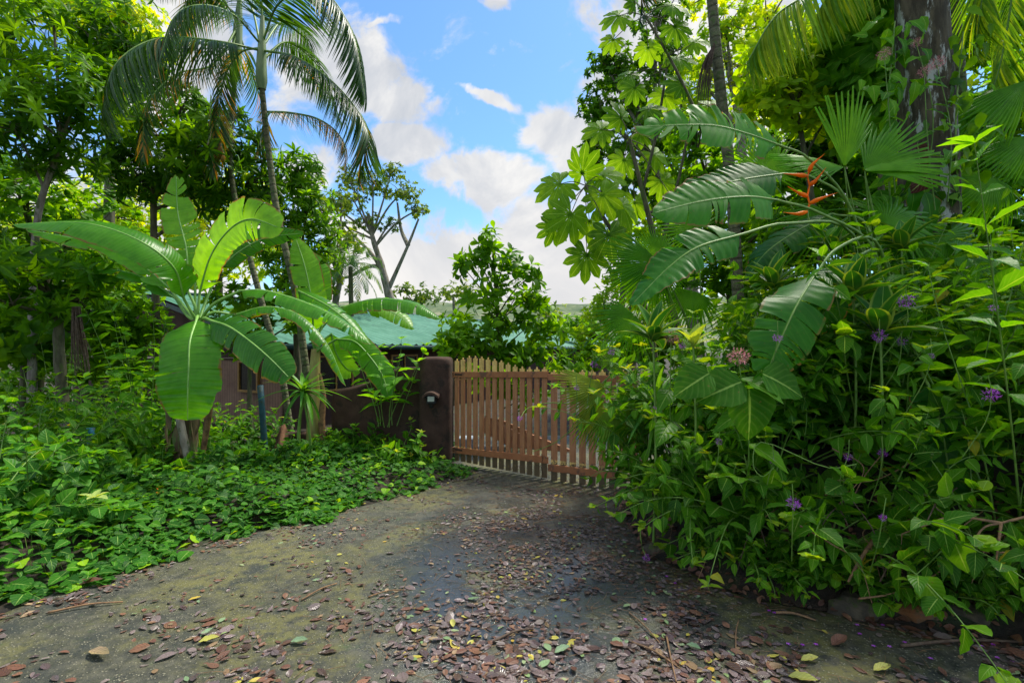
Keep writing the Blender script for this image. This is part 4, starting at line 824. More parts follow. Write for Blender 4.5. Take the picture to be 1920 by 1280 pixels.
# far trees seen over the roof
tree('acacia_tree', 'tall open crowned tree against the clouds above the green roof', 'tree', [(742, 590, 27), (727, 545, 27), (716, 500, 27), (700, 450, 27), (690, 400, 27)], (.26, .09),
     [(700, 340, 27, 60, 28, 110), (660, 370, 27, 45, 28, 70), (755, 360, 27, 40, 24, 80), (785, 392, 26.5, 24, 18, 50), (615, 380, 27.5, 26, 20, 40), (690, 415, 27, 34, 16, 34), (735, 320, 27, 30, 16, 46), (640, 420, 27.5, 36, 26, 50), (655, 335, 27.5, 30, 22, 46), (730, 420, 27, 26, 14, 24)],
     'far', 'grey', L_MID, .18, 10, seed=9, sub=14, group='far trees over the roof')
lm = bpy.data.objects.get('acacia_tree'); mb = MB()
for pts in ([(727, 545, 27), (745, 505, 27), (765, 460, 26.6), (785, 410, 26.5)], [(716, 500, 27), (690, 500, 27.4), (650, 520, 28), (610, 515, 28)], [(722, 520, 27), (700, 480, 27.2), (672, 450, 27.5), (645, 420, 27.5)], [(765, 460, 26.6), (752, 430, 27), (745, 380, 27)]):
    mb.tube(spline(px(*pts), 14), .13, .05, 7)
mb.build('limb', B['grey'], lm)
tree('spreading_tree', 'olive green wide tree left of the open crowned tree', 'tree', [(620, 640, 24), (630, 560, 24), (640, 520, 24)], (.2, .12),
     [(620, 470, 24, 40, 40, 60), (600, 400, 24, 34, 36, 44), (650, 450, 24, 36, 26, 36), (610, 530, 23, 40, 30, 44), (640, 380, 25, 34, 26, 34), (585, 350, 25, 30, 30, 34)], 'far', 'grey', L_MID, .24, 8, seed=10, group='far trees over the roof')
fp_ = thing('palm_tree', P(655, 620, 23), 'small far palm with stiff fronds over the roof', 'palm')
mb = MB(); mb.tube(px((660, 620, 23), (658, 560, 23), (657, 500, 23)), .12, .1, 7); mb.build('trunk', B['brown'], fp_)
lf_, rb_ = MB(), MB()
for k in range(22):
    a = k*2.4; el = 1.2-.09*k; d_ = np.array([math.cos(a)*math.cos(el), math.sin(a)*math.cos(el), math.sin(el)]); p0 = P(657, 495, 23)
    frond(lf_, rb_, [p0, p0+d_*.7, p0+d_*1.3-(0, 0, .25), p0+d_*1.6-(0, 0, .75)], .45, n=16, hang=.3, tpl=L_LFT2, seed=k, tint=(.1, .6), lw=.9)
rb_.build('frond', B['green'], fp_); lf_.build('crown', G['palm'], fp_)
for i, (bl, lb) in enumerate((([(790, 555, 40, 40, 20, 60), (760, 545, 40, 24, 14, 24)], 'low grey green tree on the skyline right of the tall open tree'), ([(850, 552, 42, 40, 20, 60), (880, 545, 42, 26, 16, 26)], 'low tree on the skyline partly behind the tall shrub'),
        ([(1035, 590, 38, 40, 20, 50), (1010, 572, 38, 24, 16, 26)], 'low tree on the skyline just right of the tall shrub'), ([(1085, 610, 34, 36, 24, 60), (1060, 620, 34, 30, 20, 36)], 'rounded tree in front of the distant hill'))):
    x0, y0, D0 = bl[0][:3]; tree('skyline_tree', lb, 'tree', [(x0, 680, D0), (x0+3, 640, D0), (x0, y0, D0)], (.2, .1), bl, 'far' if i < 3 else 'mid', 'grey', L_MID, .34, 7, seed=20+i, group='far trees over the roof', sub=6)
# tall shrub behind the gate
tree('tall_shrub', 'tall conical broad leaved shrub rising behind the gate', 'shrub', [(940, 840, 9.2), (938, 700, 9.2), (930, 560, 9.2), (922, 440, 9.2)], (.045, .012),
     [(922, 448, 9.2, 30, 26, 22), (895, 480, 9.1, 32, 22, 20), (945, 490, 9.2, 34, 24, 22), (925, 520, 9.2, 46, 24, 26), (872, 505, 9.1, 14, 12, 5), (990, 520, 9.2, 26, 22, 16), (895, 560, 9.2, 46, 26, 28), (965, 560, 9.2, 48, 28, 32), (1008, 555, 9.3, 20, 22, 14), (870, 605, 9.1, 44, 26, 28),
      (930, 610, 9.0, 50, 28, 36), (1000, 605, 9.2, 40, 26, 26), (850, 640, 8.9, 30, 18, 16), (1010, 650, 9.0, 50, 26, 34), (1045, 620, 9.2, 30, 22, 18), (900, 650, 8.8, 60, 24, 36), (960, 660, 8.8, 50, 26, 34), (930, 700, 9.2, 70, 40, 40), (1000, 740, 9.2, 60, 40, 30)],
     'mid', 'brown', L_OBO, .21, 8, seed=30, tintr=(0, 1), sub=5, dens=.52, group='shrubs around the gate')
tree('shrub', 'pale green low shrub spilling over the pillar top', 'shrub', [(850, 760, 8.9), (850, 700, 8.9), (852, 655, 8.7)], (.02, .01),
     [(850, 640, 8.7, 34, 18, 28), (830, 655, 8.4, 16, 12, 9), (872, 655, 8.6, 26, 16, 18)], 'mid', 'brown', L_OBO, .15, 8, seed=31, tintr=(.4, 1), group='shrubs around the gate')

# broad-leaved plants beside the wall
def put_shrub(name, label, cat, pos, seed, mat='shrub', stem='green', group=None, rot=0, **kw):
    ms, ml, tips = shrub(seed, **kw); root = thing(name, pos, label, cat, group); 
    for q in (ms, ml): q.v = [v_+np.array(pos) for v_ in q.v]
    ms.build('stems', B[stem], root); f = ml.build('foliage', G[mat], root); return root, [(np.array(pos)+a, b) for a, b in tips]
put_shrub('broad_leaf_plant', 'upright plant with large bright leaves in front of the curved wall', 'plant', P(722, 800, 7.7), 41, 'shrub_bright', ns=7, h=1.22, leaf=.27, spread=26, pairs=5, droop=.1, lt=[L_OV3, L_OV], tint=(.1, .7), group='shrubs around the gate')
put_shrub('shrub', 'small dark leaved shrub at the foot of the wall beside the pillar', 'shrub', P(752, 868, 7.35), 42, ns=14, h=.62, leaf=.17, spread=55, pairs=6, lt=[L_OV3, L_OV], group='shrubs around the gate')
put_shrub('broad_leaf_plant', 'bright broad leaved plant just left of the hanging banana leaf', 'plant', P(292, 860, 7.4), 43, 'shrub_bright', ns=10, h=2.05, leaf=.27, spread=20, pairs=8, droop=.1, lt=[L_OV3, L_OV], tint=(0, .6), group='shrubs on the left side')
put_shrub('shrub', 'sparse weedy shrub in front of the pink house wall', 'shrub', P(445, 850, 8.6), 44, ns=8, h=1.1, leaf=.14, spread=45, pairs=5, group='shrubs on the left side', stem='green')

# ================================================================ left foreground shrubs
LS = [(50, 985, 4.5, .95, .14, 'rounded shrub with large heart shaped leaves nearest the camera at the left edge'), (-60, 980, 4.1, 1.2, .15, 'leafy shrub cut by the left edge of the picture'),
      (130, 950, 5.3, .7, .13, 'heart leaved shrub just right of the nearest left shrub'), (30, 900, 5.6, 1.6, .2, 'tall leafy shrub behind the nearest left shrub'),
      (110, 880, 6.3, 1.5, .22, 'tall shrub with long pointed leaves under the mossy tree'), (205, 900, 6.2, .75, .17, 'low shrub in front of the blue post'),
      (-80, 900, 6.0, 2.0, .2, 'tall shrub filling the left edge behind the others'), (240, 890, 7.2, .7, .16, 'low shrub before the dark railing left of the banana'), (420, 885, 6.9, .6, .15, 'weedy shrub at the right foot of the big banana'),
      (525, 900, 7.0, .5, .14, 'low weedy shrub around the tree stump'), (620, 880, 7.3, .42, .13, 'low weeds right below the second banana'), (290, 905, 6.0, .5, .15, 'low shrub close to the left foot of the big banana')]
for i, (x, y, D, h, lf, lb) in enumerate(LS):
    c_ = P(x, y, D); c_[2] = Hp(c_[0], c_[1])-.02
    put_shrub('shrub', lb, 'shrub', c_, 60+i, 'cover' if i in (0, 1, 2, 8, 9, 10, 11) else 'shrub', ns=20 if i < 7 else 14, h=h, leaf=lf, spread=66, tint=(0, .62), pairs=8 if h > .6 else 5, lt=[L_HEART, L_OV2] if i in (0, 1, 2, 5, 8, 9, 10, 11) else [L_OV3, L_OV2], group='shrubs on the left side', droop=.45)

for i, (x, y, D, h, lb) in enumerate(((185, 850, 8.2, 1.5, 'dense dark shrub behind the blue post'), (250, 850, 8.3, 1.35, 'dense dark shrub in front of the dark railing'), (318, 845, 8.0, 1.0, 'dense dark shrub behind the foot of the big banana'), (455, 850, 8.0, .8, 'low bushy shrub between the big banana and the teal post'), (110, 850, 8.0, 1.9, 'tall dark shrub under the mossy tree by the railing'), (655, 850, 8.0, .55, 'low dark shrub against the curved wall'))):
    c_ = P(x, y, D); c_[2] = Hp(c_[0], c_[1])-.02
    put_shrub('shrub', lb, 'shrub', c_, 90+i, 'shrub', ns=18, h=h, leaf=.17, spread=55, pairs=8, lt=[L_OV3, L_OV2], group='shrubs on the left side', droop=.35, tint=(0, .6))
# ground cover on the left
R_ = np.random.default_rng(77); N_ = 26000; yy_ = 2.2+7.2*R_.random(N_)**1.15; off = R_.random(N_)**1.25*4.4; xx_ = np.interp(yy_, LY, LX)+.02+.13*np.sin(yy_*5.5)+.09*np.sin(yy_*13+1)+.06*np.sin(yy_*29)-off
k_ = (yy_ < 8.3) | (off < 1.2); 
hfun = .04+.17*sst(0, .7, off)*(.6+.5*np.sin(xx_*2.3+yy_*1.1)*np.sin(yy_*1.9)); pat = np.sin(xx_*2.6+1.7*np.sin(yy_*1.9))*np.sin(yy_*3.1+xx_); keep = (R_.random(N_) < np.where(yy_ < 5, .72, .58)*np.clip(.95+.55*pat, .25, 1.2)) & k_
xx_, yy_, off, hfun = xx_[keep], yy_[keep], off[keep], hfun[keep]; n = len(xx_)
zz_ = H0(xx_, yy_)+hfun*R_.uniform(.35, 1.1, n); pos = np.stack([xx_, yy_, zz_], 1)
az = R_.uniform(0, 2*pi, n); dd = np.stack([np.cos(az), np.sin(az), R_.uniform(-.35, .15, n)], 1); no = np.stack([R_.normal(0, .28, n), R_.normal(-.12, .28, n), np.ones(n)], 1)
mb = MB(); sz = R_.uniform(.045, .125, n)*np.where(yy_ > 6, .85, 1.); tn = np.clip(R_.beta(2, 3.2, n)*.85+(R_.random(n) < .03)*.6, 0, 1)
for kx, tp_ in ((0, L_HEART), (1, L_OV2), (2, L_HEART)):
    q = (np.arange(n) % 3) == kx; mb.inst(tp_, pos[q], dd[q], no[q], sz[q], None, tn[q])
go = mb.build('ground_cover', G['cover'], origin=(-3, 5, 0)); tag(go, 'low heart leaved creeping plants covering the verge left of the driveway', 'ground cover', kind='stuff')
mb = MB(); gi = R_.choice(n, 900, replace=False); 
for i in gi:
    if off[i] < .05: continue
    p = pos[i]; mb.tube([(p[0]+R_.normal(0, .03), p[1]+R_.normal(0, .03), float(p[2])-.2), p], .0028, .002, 3)
tag(mb.build('ground_cover_stems', B['green'], origin=(-3, 5, 0)), 'thin stems under the creeping plants on the left verge', 'ground cover', kind='stuff')
# yellow seedling and orange flower
sd = P(176, 1000, 4.3); sd[2] = .36; r_ = thing('seedling', sd-(0, 0, .34), 'yellow leaved seedling standing above the ground cover at left', 'seedling')
mb = MB(); mb.tube([sd-(0, 0, .36), sd], .005, .004, 5); mb.build('stem', B['green'], r_); mb = MB()
mb.inst(L_OV3, np.repeat(sd[None], 5, 0), [(-1, -.2, .35), (.9, -.3, .1), (.2, -1, .2), (-.2, .8, .4), (.7, .5, .35)], (0, 0, 1.), [.13, .17, .1, .12, .11], None, .9); mb.build('foliage', G['pale'], r_)
of = P(300, 968, 4.9); of[2] = .25; r_ = thing('orange_flower', of-(0, 0, .25), 'small orange flower among the ground cover', 'flower'); mb = MB(); mb.tube([of-(0, 0, .25), of], .004, .003, 4); mb.build('stem', B['green'], r_); mb = MB(); floret_head(mb, of, .035, 14, 3, 1.5); mb.build('petals', G['orange'], r_)

# ================================================================ right bank shrubs
def bank_pos(s, dist):
    """point at arc length s along the foot of the bank (0 = near right end) and dist up the slope"""
    seg = np.linalg.norm(np.diff(BANK, axis=0), axis=1); cum = np.concatenate([[0], np.cumsum(seg)]); p0 = 9.05
    q = p0+s; i = min(max(int(np.searchsorted(cum, q)-1), 0), len(seg)-1); f = (q-cum[i])/seg[i]; p = BANK[i]*(1-f)+BANK[i+1]*f
    a, b = max(q-.6, 0), q+.6; pa = np.array([np.interp(a, cum, BANK[:, k]) for k in (0, 1)]); pb = np.array([np.interp(b, cum, BANK[:, k]) for k in (0, 1)])
    e_ = (pb-pa)/np.linalg.norm(pb-pa); n_ = np.array([e_[1], -e_[0]]); x, y = p+n_*dist; return np.array([x, y, Hp(x, y)])
ordn = ['first', 'second', 'third', 'fourth', 'fifth', 'sixth', 'seventh', 'eighth', 'ninth', 'tenth', 'eleventh', 'twelfth']
roots = []
rows = [('lowest', .26, 11, .27, .10, 70), ('front', .42, 9, .95, .155, 66), ('second', 1.15, 8, 1.15, .17, 60), ('third', 2.1, 7, 1.35, .18, 56), ('fourth', 3.3, 7, 1.5, .19, 52), ('fifth', 4.8, 6, 1.7, .22, 52), ('back', 6.8, 6, 2.2, .26, 50)]
for ri, (rn, dist, cnt, h, lf, spr) in enumerate(rows):
    for j in range(cnt):
        s0 = (-1.9, -1.9, -2.4, -2.8, -2.5, -2.2, -2)[ri]+j*((5.6, 6.6, 8.6, 10, 12, 14, 17)[ri])/(cnt-1); p = bank_pos(s0+rnd(-.15, .15), dist*rnd(.9, 1.12)); p[2] -= .03
        lx = F*(p[0]-.62*h)/p[1]+960
        if lx < 1165: p[0] += (1165-lx)/F*p[1]; p[2] = Hp(p[0], p[1])-.03
        hh = h*rnd(.85, 1.15)*(.92 if ri == 1 and j < 3 else 1)
        lb = 'broad leaved shrub on the right bank, %s from the right in the %s row' % (ordn[j], rn)
        r_, tips = put_shrub('bank_shrub', lb, 'shrub', p, 200+ri*20+j, 'shrub_bright' if (ri*3+j) % 7 == 4 and ri > 1 else 'shrub', ns=28 if ri < 4 else 23, h=hh, leaf=lf*.98, spread=spr, pairs=8, droop=.55 if ri <= 1 else .35, tint=(0, .75), group='broad leaved shrubs on the right bank', base=.3, lt=[L_OV, L_OV2] if j % 3 else [L_HEART, L_OV2])
        roots.append((r_, p))
# tall leafy stems at the right edge
for i, (x, y, D, h, lb) in enumerate(((1262, 905, 5.0, 1.35, 'leafy shrub hanging over the right gate leaf'), (1290, 890, 5.5, 1.7, 'taller leafy shrub behind the drooping fan palm'), (1320, 880, 5.0, 1.7, 'broad leaved shrub left of the pink flower clusters'))):
    p = P(x, y, D); p[2] = Hp(p[0], p[1])-.02
    r_, tips = put_shrub('bank_shrub', lb, 'shrub', p, 330+i, 'shrub_bright' if i == 1 else 'shrub', ns=22, h=h, leaf=.17, spread=50, pairs=8, droop=.4, lt=[L_OV3, L_OV], tint=(0, .8), group='broad leaved shrubs on the right bank', base=.3); roots.append((r_, p))
for i, (x, y, D, h, lb) in enumerate(((1925, 1000, 3.3, 2.3, 'tall leafy stems with bright pointed leaves at the right edge'), (1790, 900, 4.0, 1.9, 'tall stems with large light green leaves left of the right edge'), (1640, 860, 4.1, 1.5, 'leafy purple flowered stems standing below the margined plants'))):
    p = P(x, y, D); p[2] = Hp(p[0], p[1])-.02
    r_, tips = put_shrub('tall_leafy_plant', lb, 'plant', p, 300+i, 'shrub_bright' if i < 2 else 'shrub', ns=8, h=h, leaf=.26, spread=26, pairs=8, droop=.25, lt=[L_OV3, L_OV], tint=(0, .6), group='tall leafy plants on the right bank'); roots.append((r_, p))
# purple flower heads on thin stalks, part of the shrub they grow from
PF = [(1700,565,3.7,10),(1648,629,3.7,9),(1458,634,3.6,6),(1148,660,5.0,5),(1113,683,4.8,5),(1081,727,4.8,4),(1228,768,4.3,5),(975,784,5.1,4),(1348,828,3.8,5),(1450,865,3.6,5),(1590,856,3.5,5),(1655,849,3.5,6),
      (1859,740,3.2,10),(1487,943,3.2,9),(1655,970,3.1,5),(1746,667,3.5,4),(1863,577,3.4,5),(1212,1045,3.7,5),(1279,648,4.6,5),(1690,640,3.8,6)]
for i, (x, y, D, r) in enumerate(PF):
    p = P(x, y, D); p = P(x, y, D-.28); D -= .28; rt = min(roots, key=lambda q: np.linalg.norm((q[1]-p)*np.array([1, 1, .3])))[0]; rr = r/F*D*1.6
    st = MB()
    if i == 7: st.tube(spline([P(1150, 700, 5.0), P(1085, 752, 5.0), P(1030, 755, 5.05), P(990, 765, 5.1), p], 16), .006, .003, 4)
    elif i == 17: st.tube(spline([P(1230, 960, 3.9), P(1203, 985, 3.75), P(1203, 1020, 3.7), p], 14), .005, .003, 4)
    else: st.tube(spline([p+(rnd(-.08, .08), .12, -.38), p+(rnd(-.03, .03), .04, -.16), p, p+(rnd(-.02, .02), 0, .11)], 10), .0035, .0028, 4)
    o = st.build('flower_stalk', B['green'], rt); mb = MB(); floret_head(mb, p, rr, 130, i, .9, sm=.55); mb.build('flower_head', G['purple'], o)
# long bare arching stems reaching over the gate
mb = MB(); mb.tube(spline([P(1200, 770, 4.9), P(1150, 760, 5.0), P(1080, 800, 5.1), P(1040, 830, 5.2), P(1000, 846, 5.3)], 16), .006, .003, 4); mb.build('long_stem', B['green'], roots[18][0])

# pink flower clusters and the broad plants carrying them
PK = [(1258, 632, 3.95, 14, 'broad leaved plant with a pink flower cluster beside the pale bracts'), (1385, 668, 3.35, 17, 'broad leaved plant with holed leaves and the largest pink flower cluster'),
      (1658, 102, 5.6, 11, 'climbing plant with a pink cluster left of the lichen covered trunk'), (1719, 80, 5.7, 8, 'climbing plant with the highest small pink cluster on the lichen covered trunk'),
      (1757, 118, 5.6, 12, 'climbing plant with a round pink cluster on the right side of the big trunk'), (1733, 134, 5.6, 10, 'climbing plant with the lowest pink cluster on the big trunk')]
for i, (x, y, D, r, lb) in enumerate(PK):
    p = P(x, y, D); g0 = np.array([p[0]+.15, p[1]+.35, 0]); g0[2] = Hp(g0[0], g0[1])
    if i > 1: g0 = P(x+20, y+260, D+.25)
    rt = thing('flowering_plant', g0, lb, 'plant', 'plants with pink flower clusters'); mb = MB(); mid_ = (p+g0)/2+(rnd(-.1, .1), -.05, 0); s = spline([g0, mid_, p-(0, 0, .03)], 12); mb.tube(s, .008, .004, 5)
    for k in range(10): q = nrm(np.random.default_rng(k+i*20).normal(size=3)+(0, 0, .7)); mb.tube([p-(0, 0, r/F*D*.9), p+q*r/F*D*.7], .0015, .0012, 3)
    mb.build('stem', B['green'], rt)
    mb = MB(); floret_head(mb, p, r/F*D*1.3, 260, 50+i, .85, sm=.45); mb.v = [mb.v[0]]; mb.build('flower_cluster', G['pink'], rt)
    mb = MB(); sc_ = (.30 if i < 2 else .24)
    for k in range(6 if i < 2 else 5):
        q = s[max(0, 10-k*2)]; a = k*2.1+i; mb.inst(L_OV2 if k % 2 else L_OV, [q], [(math.cos(a), -abs(math.sin(a))*.7-.2, -.25)], [(.1, -.5, .8)], sc_*rnd(.8, 1.15), None, rnd(.3, .7))
    if i == 1:
        for (a, b, dx, dz, sz_) in ((1405, 728, 0, -1, .34), (1390, 716, -1, -.35, .32), (1330, 700, -.9, -.5, .28), (1430, 700, .6, -.3, .3)): mb.inst(L_HEART, [P(a, b, 3.3)], [(dx, -.1, dz)], [(0, -.8, .6)], sz_, None, .35)
    mb.build('foliage', G['shrub'], rt)

# ================================================================ heliconia
hb = P(1660, 800, 5.0); hb[2] = Hp(hb[0], hb[1]); he = thing('heliconia', hb, 'large heliconia with long paddle leaves and an orange flower on the right bank', 'heliconia')
def hl(pts, W_, pet, **kw):
    W_ *= 1.28; return leafpart(he, 'leaf', px(*pts), W_, matk='hel', ribmat='green', pet=px(*pet), r=(.014, .003), **kw)
bp_ = (1660, 640, 5.0)
hl([(1462, 272, 4.6), (1400, 250, 4.5), (1330, 234, 4.45), (1212, 236, 4.45)], .20, [bp_, (1600, 400, 4.8), (1520, 300, 4.6)], side=(0, .45, 1), fold=.12, sag=.0, tears=12, gap=1.6, tint=.75, seed=51, shape=(.5,.45))
hl([(1455, 374, 4.3), (1400, 368, 4.2), (1320, 376, 4.15), (1228, 398, 4.1)], .19, [bp_, (1640, 470, 4.6), (1540, 400, 4.4)], side=(.1, .5, .9), fold=.2, sag=.05, tears=5, tint=.6, seed=52, shape=(.5,.6))
hl([(1470, 325, 4.9), (1400, 335, 4.8), (1330, 352, 4.8), (1270, 385, 4.8)], .2, [bp_, (1600, 400, 4.9), (1530, 335, 4.9)], side=(.1, .6, .8), fold=.2, sag=.05, tears=5, tint=.2, seed=53)
hl([(1385, 440, 3.9), (1310, 462, 3.8), (1255, 500, 3.75), (1185, 570, 3.7)], .145, [bp_, (1600, 440, 4.6), (1480, 418, 4.1)], side=(.35, .5, .8), fold=.15, sag=.0, tears=3, tint=.4, seed=54, shape=(.5,.6))
hl([(1528, 515, 3.7), (1495, 570, 3.5), (1462, 640, 3.4), (1432, 712, 3.35)], .165, [(1680, 560, 4.4), (1640, 450, 4.1), (1570, 465, 3.85)], side=(.85, .2, .45), fold=.12, sag=.0, tears=6, gap=.7, tint=.35, seed=55, shape=(.5,.6), ripple=.004)
hl([(1590, 490, 4.1), (1570, 530, 4.0), (1545, 585, 3.95), (1535, 620, 3.95)], .15, [(1690, 560, 4.6), (1650, 470, 4.4)], side=(.8, .2, .5), fold=.2, sag=.0, tears=4, tint=.3, seed=56)
hl([(1740, 720, 3.7), (1765, 800, 3.55), (1780, 890, 3.5), (1795, 975, 3.5)], .17, [(1700, 690, 4.5), (1705, 660, 4.1)], side=(1, .2, .1), fold=.12, sag=0, tears=6, tint=.1, seed=57)
hl([(1560, 400, 5.3), (1500, 430, 5.3), (1440, 470, 5.3), (1400, 520, 5.3)], .17, [bp_, (1630, 430, 5.2)], side=(.2, .6, .7), fold=.3, sag=.1, tears=5, tint=.05, seed=58)
hl([(1620, 560, 4.6), (1600, 620, 4.5), (1590, 690, 4.5), (1600, 760, 4.5)], .17, [bp_, (1640, 560, 4.7)], side=(1, .2, .1), fold=.2, sag=0, tears=4, tint=.15, seed=59)
hs_ = MB()
for k in range(5): hs_.tube(spline([hb+(rnd(-.15, .15), rnd(-.1, .1), -.1), P(1660+k*6-12, 700, 5.0), P(1660+k*4-8, 620, 5.0)], 10), .03, .018, 7)
hs_.build('stem', B['green'], he)
hf = MB(); hf.tube(spline([P(1640, 640, 4.9), P(1560, 480, 4.7), P(1520, 420, 4.6), P(1514, 392, 4.6)], 14), .009, .007, 6); ho = hf.build('flower_stalk', B['green'], he)
mb = MB(); mb.tube(px((1514, 394, 4.6), (1518, 382, 4.6), (1514, 366, 4.6), (1518, 348, 4.6), (1514, 332, 4.6), (1518, 318, 4.6)), .010, .006, 6)
for (a, b, c_, d_, e_, f_) in ((1516, 324, 1524, 308, 1547, 288), (1514, 330, 1495, 328, 1467, 325), (1517, 348, 1530, 338, 1549, 314), (1515, 368, 1498, 362, 1476, 349), (1517, 382, 1540, 372, 1571, 361), (1514, 397, 1494, 401, 1468, 398)):
    cs = spline(px((a, b, 4.6), (c_, d_, 4.57), (e_, f_, 4.55)), 10); mb.tube(cs, 0, 0, 8, prof=np.array([.008, .016, .020, .019, .016, .012, .009, .006, .003, .001]), tint=rnd(0, 1))
mb.build('bracts', G['orange'], ho)

# ================================================================ fan palms
def fan_palm(label, base, leaves, mat='fan', stem_r=.03):
    rt = thing('fan_palm', base, label, 'fan palm', 'fan palms on the right'); mb = MB()
    for (x, y, D, dx, dy, dz, nx_, nz_, sz_, k_, tn_) in leaves:
        p = P(x, y, D); mid_ = (p+base)/2+(rnd(-.1, .1), 0, .25); mb.tube(spline([base, mid_, p], 12), .010, .006, 5)
        lf_ = MB(); lf_.inst(FAN[k_], [p], [(dx, dy, dz)], [(nx_, -.85, nz_)], sz_, None, tn_); lf_.build('fan_leaf', G[mat], rt)
    mb.build('petioles', B['green'], rt); return rt
def gb(x, y, D): p = P(x, y, D); p[2] = Hp(p[0], p[1]); return p
fan_palm('fan palm with bright pleated leaves beside the orange flower', gb(1650, 700, 5.6), [(1583, 313, 5.1, .25, .2, 1, .1, .25, .92, 3, .9), (1583, 313, 5.12, -1, .1, .22, 0, 1.2, .72, 2, .6), (1621, 321, 5.15, .9, .3, .35, -.1, 1.2, 1.0, 3, .9),
    (1621, 321, 5.2, .75, .3, .75, -.1, .8, .95, 3, .7), (1621, 321, 5.2, 1, .1, .05, -.1, 1.2, .85, 3, .7), (1660, 420, 5.3, .9, .2, .2, 0, .5, .8, 0, .5), (1440, 330, 5.9, .1, .1, 1, 0, .3, .6, 0, .95), (1560, 400, 5.5, -.6, .1, -.6, 0, .5, .7, 1, .3)])
fan_palm('fan palm with star shaped leaves at the left tip of the heliconia leaves', gb(1330, 800, 6.2), [(1233, 490, 5.8, -1, -.1, .05, .1, .3, .66, 2, .35), (1233, 490, 5.82, -.5, 0, -.85, .2, .2, .72, 2, .45), (1233, 490, 5.84, -.2, .1, .95, 0, .3, .45, 2, .6), (1233, 490, 5.86, .5, .1, -.8, 0, .3, .5, 2, .7),
    (1310, 430, 6.2, -.5, 0, .7, 0, .4, .6, 0, .4), (1300, 545, 6.0, -.3, 0, -.9, 0, .4, .6, 1, .2), (1390, 560, 6.0, .2, 0, -1, .1, .3, .6, 1, .6), (1190, 590, 5.5, -.8, 0, -.7, .1, .4, .6, 1, .3)])
fan_palm('fan palm drooping yellowing leaves over the right gate leaf', gb(1290, 860, 5.2), [(1135, 722, 4.9, -1, -.45, .1, .1, .6, .55, 3, .6), (1135, 726, 4.92, -.9, -.3, -.35, .1, .6, .5, 3, .5), (1150, 750, 4.95, -.15, -.2, -.9, 0, .3, .62, 3, .3), (1175, 735, 5.1, .1, -.1, -1, 0, .3, .68, 3, .35), (1130, 745, 5.0, -.45, -.1, -.85, 0, .4, .55, 3, .55),
    (1215, 745, 5.0, .15, -.1, -1, .1, .3, .66, 3, .1), (1170, 700, 5.2, -.6, 0, .6, 0, .5, .4, 3, .3)], mat='fan_old')
fan_palm('dim fan palm behind the tall stems right of the heliconia', gb(1760, 600, 5.6), [(1770, 440, 5.3, .3, .1, -1, 0, .5, .95, 0, .15), (1790, 470, 5.2, 1, .1, -.3, 0, .6, .8, 0, .2), (1740, 450, 5.4, -.9, .1, .1, 0, .5, .8, 0, .1)])
fan_palm('fan palm with greyish drooping leaves at the right edge by the big trunk', gb(2000, 420, 7.4), [(1925, 150, 6.6, -.75, -.1, -.7, 0, .4, 1.2, 3, .3), (1940, 250, 6.6, -.8, -.1, -.6, 0, .4, 1.0, 3, .4), (1860, 330, 6.4, -.4, 0, -.9, 0, .3, .9, 1, .2)])

# ================================================================ margined strap plants, pale bracts
def rosette(name, label, p, n, L, mat, tp, elr=(1.45, .25), tint=(0, 1), group=None, facing=False, wd=1.):
    base = p.copy(); base[2] = min(Hp(p[0], p[1]), p[2]-.1); rt = thing(name, base, label, 'plant', group); mb = MB(); mb.tube(spline([base, (base+p)/2+(.02, 0, 0), p], 6), .011, .008, 7); mb.build('stem', B['green'], rt)
    az = np.arange(n)*2.4+rnd(-.3, .3, n); el = np.linspace(elr[0], elr[1], n)+rnd(-.1, .1, n); dd = np.stack([np.cos(el)*np.cos(az), np.cos(el)*np.sin(az), np.sin(el)], 1)
    mb = MB(); mb.inst(tp, np.repeat(p[None], n, 0), dd, dd*np.array([-.6, -.6, 0])+(0, -.15, .9), rnd(.8, 1.1, n)*L, rnd(.9, 1.2, n)*L*wd, rnd(*tint, n)); mb.build('foliage', G[mat], rt); return rt
L_WIDE = leaf_tpl(8, .30, .45, .35, .35, .8, w0=.08, cols=3)
for i, (x, y, D, n, L, lb) in enumerate(((1600, 560, 3.8, 15, .42, 'dark plant with yellow edged leaves right of the hanging heliconia leaf'), (1690, 470, 4.9, 14, .42, 'yellow edged plant standing highest near the big trunk'), (1225, 640, 4.1, 12, .36, 'yellow edged plant above the drooping fan palm'),
        (1450, 540, 4.6, 13, .38, 'yellow edged plant between the heliconia and the fan palms'), (1560, 470, 5.0, 12, .4, 'yellow edged plant just under the orange flower'), (1650, 630, 3.6, 13, .42, 'yellow edged plant lowest beside the hanging heliconia leaf'))):
    rosette('margined_plant', lb, P(x, y, D), n, L, 'drac', L_WIDE, group='yellow edged plants on the right bank')
rosette('pale_bract_plant', 'plant with pale yellow green bracts above the pink cluster', P(1300, 650, 3.95), 9, .22, 'pale', L_WIDE, (1.4, .7), wd=1.1)
rosette('strap_leaf_plant', 'grassy tuft of narrow leaves at the foot of the right gate leaf', P(1195, 905, 5.1), 34, .42, 'strap', L_STRAP, (1.4, .1), wd=.8)
rosette('strap_leaf_plant', 'arching narrow leaved tuft beside the drooping fan palm', P(1230, 760, 4.8), 30, .6, 'strap', L_STRAP, (1.3, -.4), wd=.8)

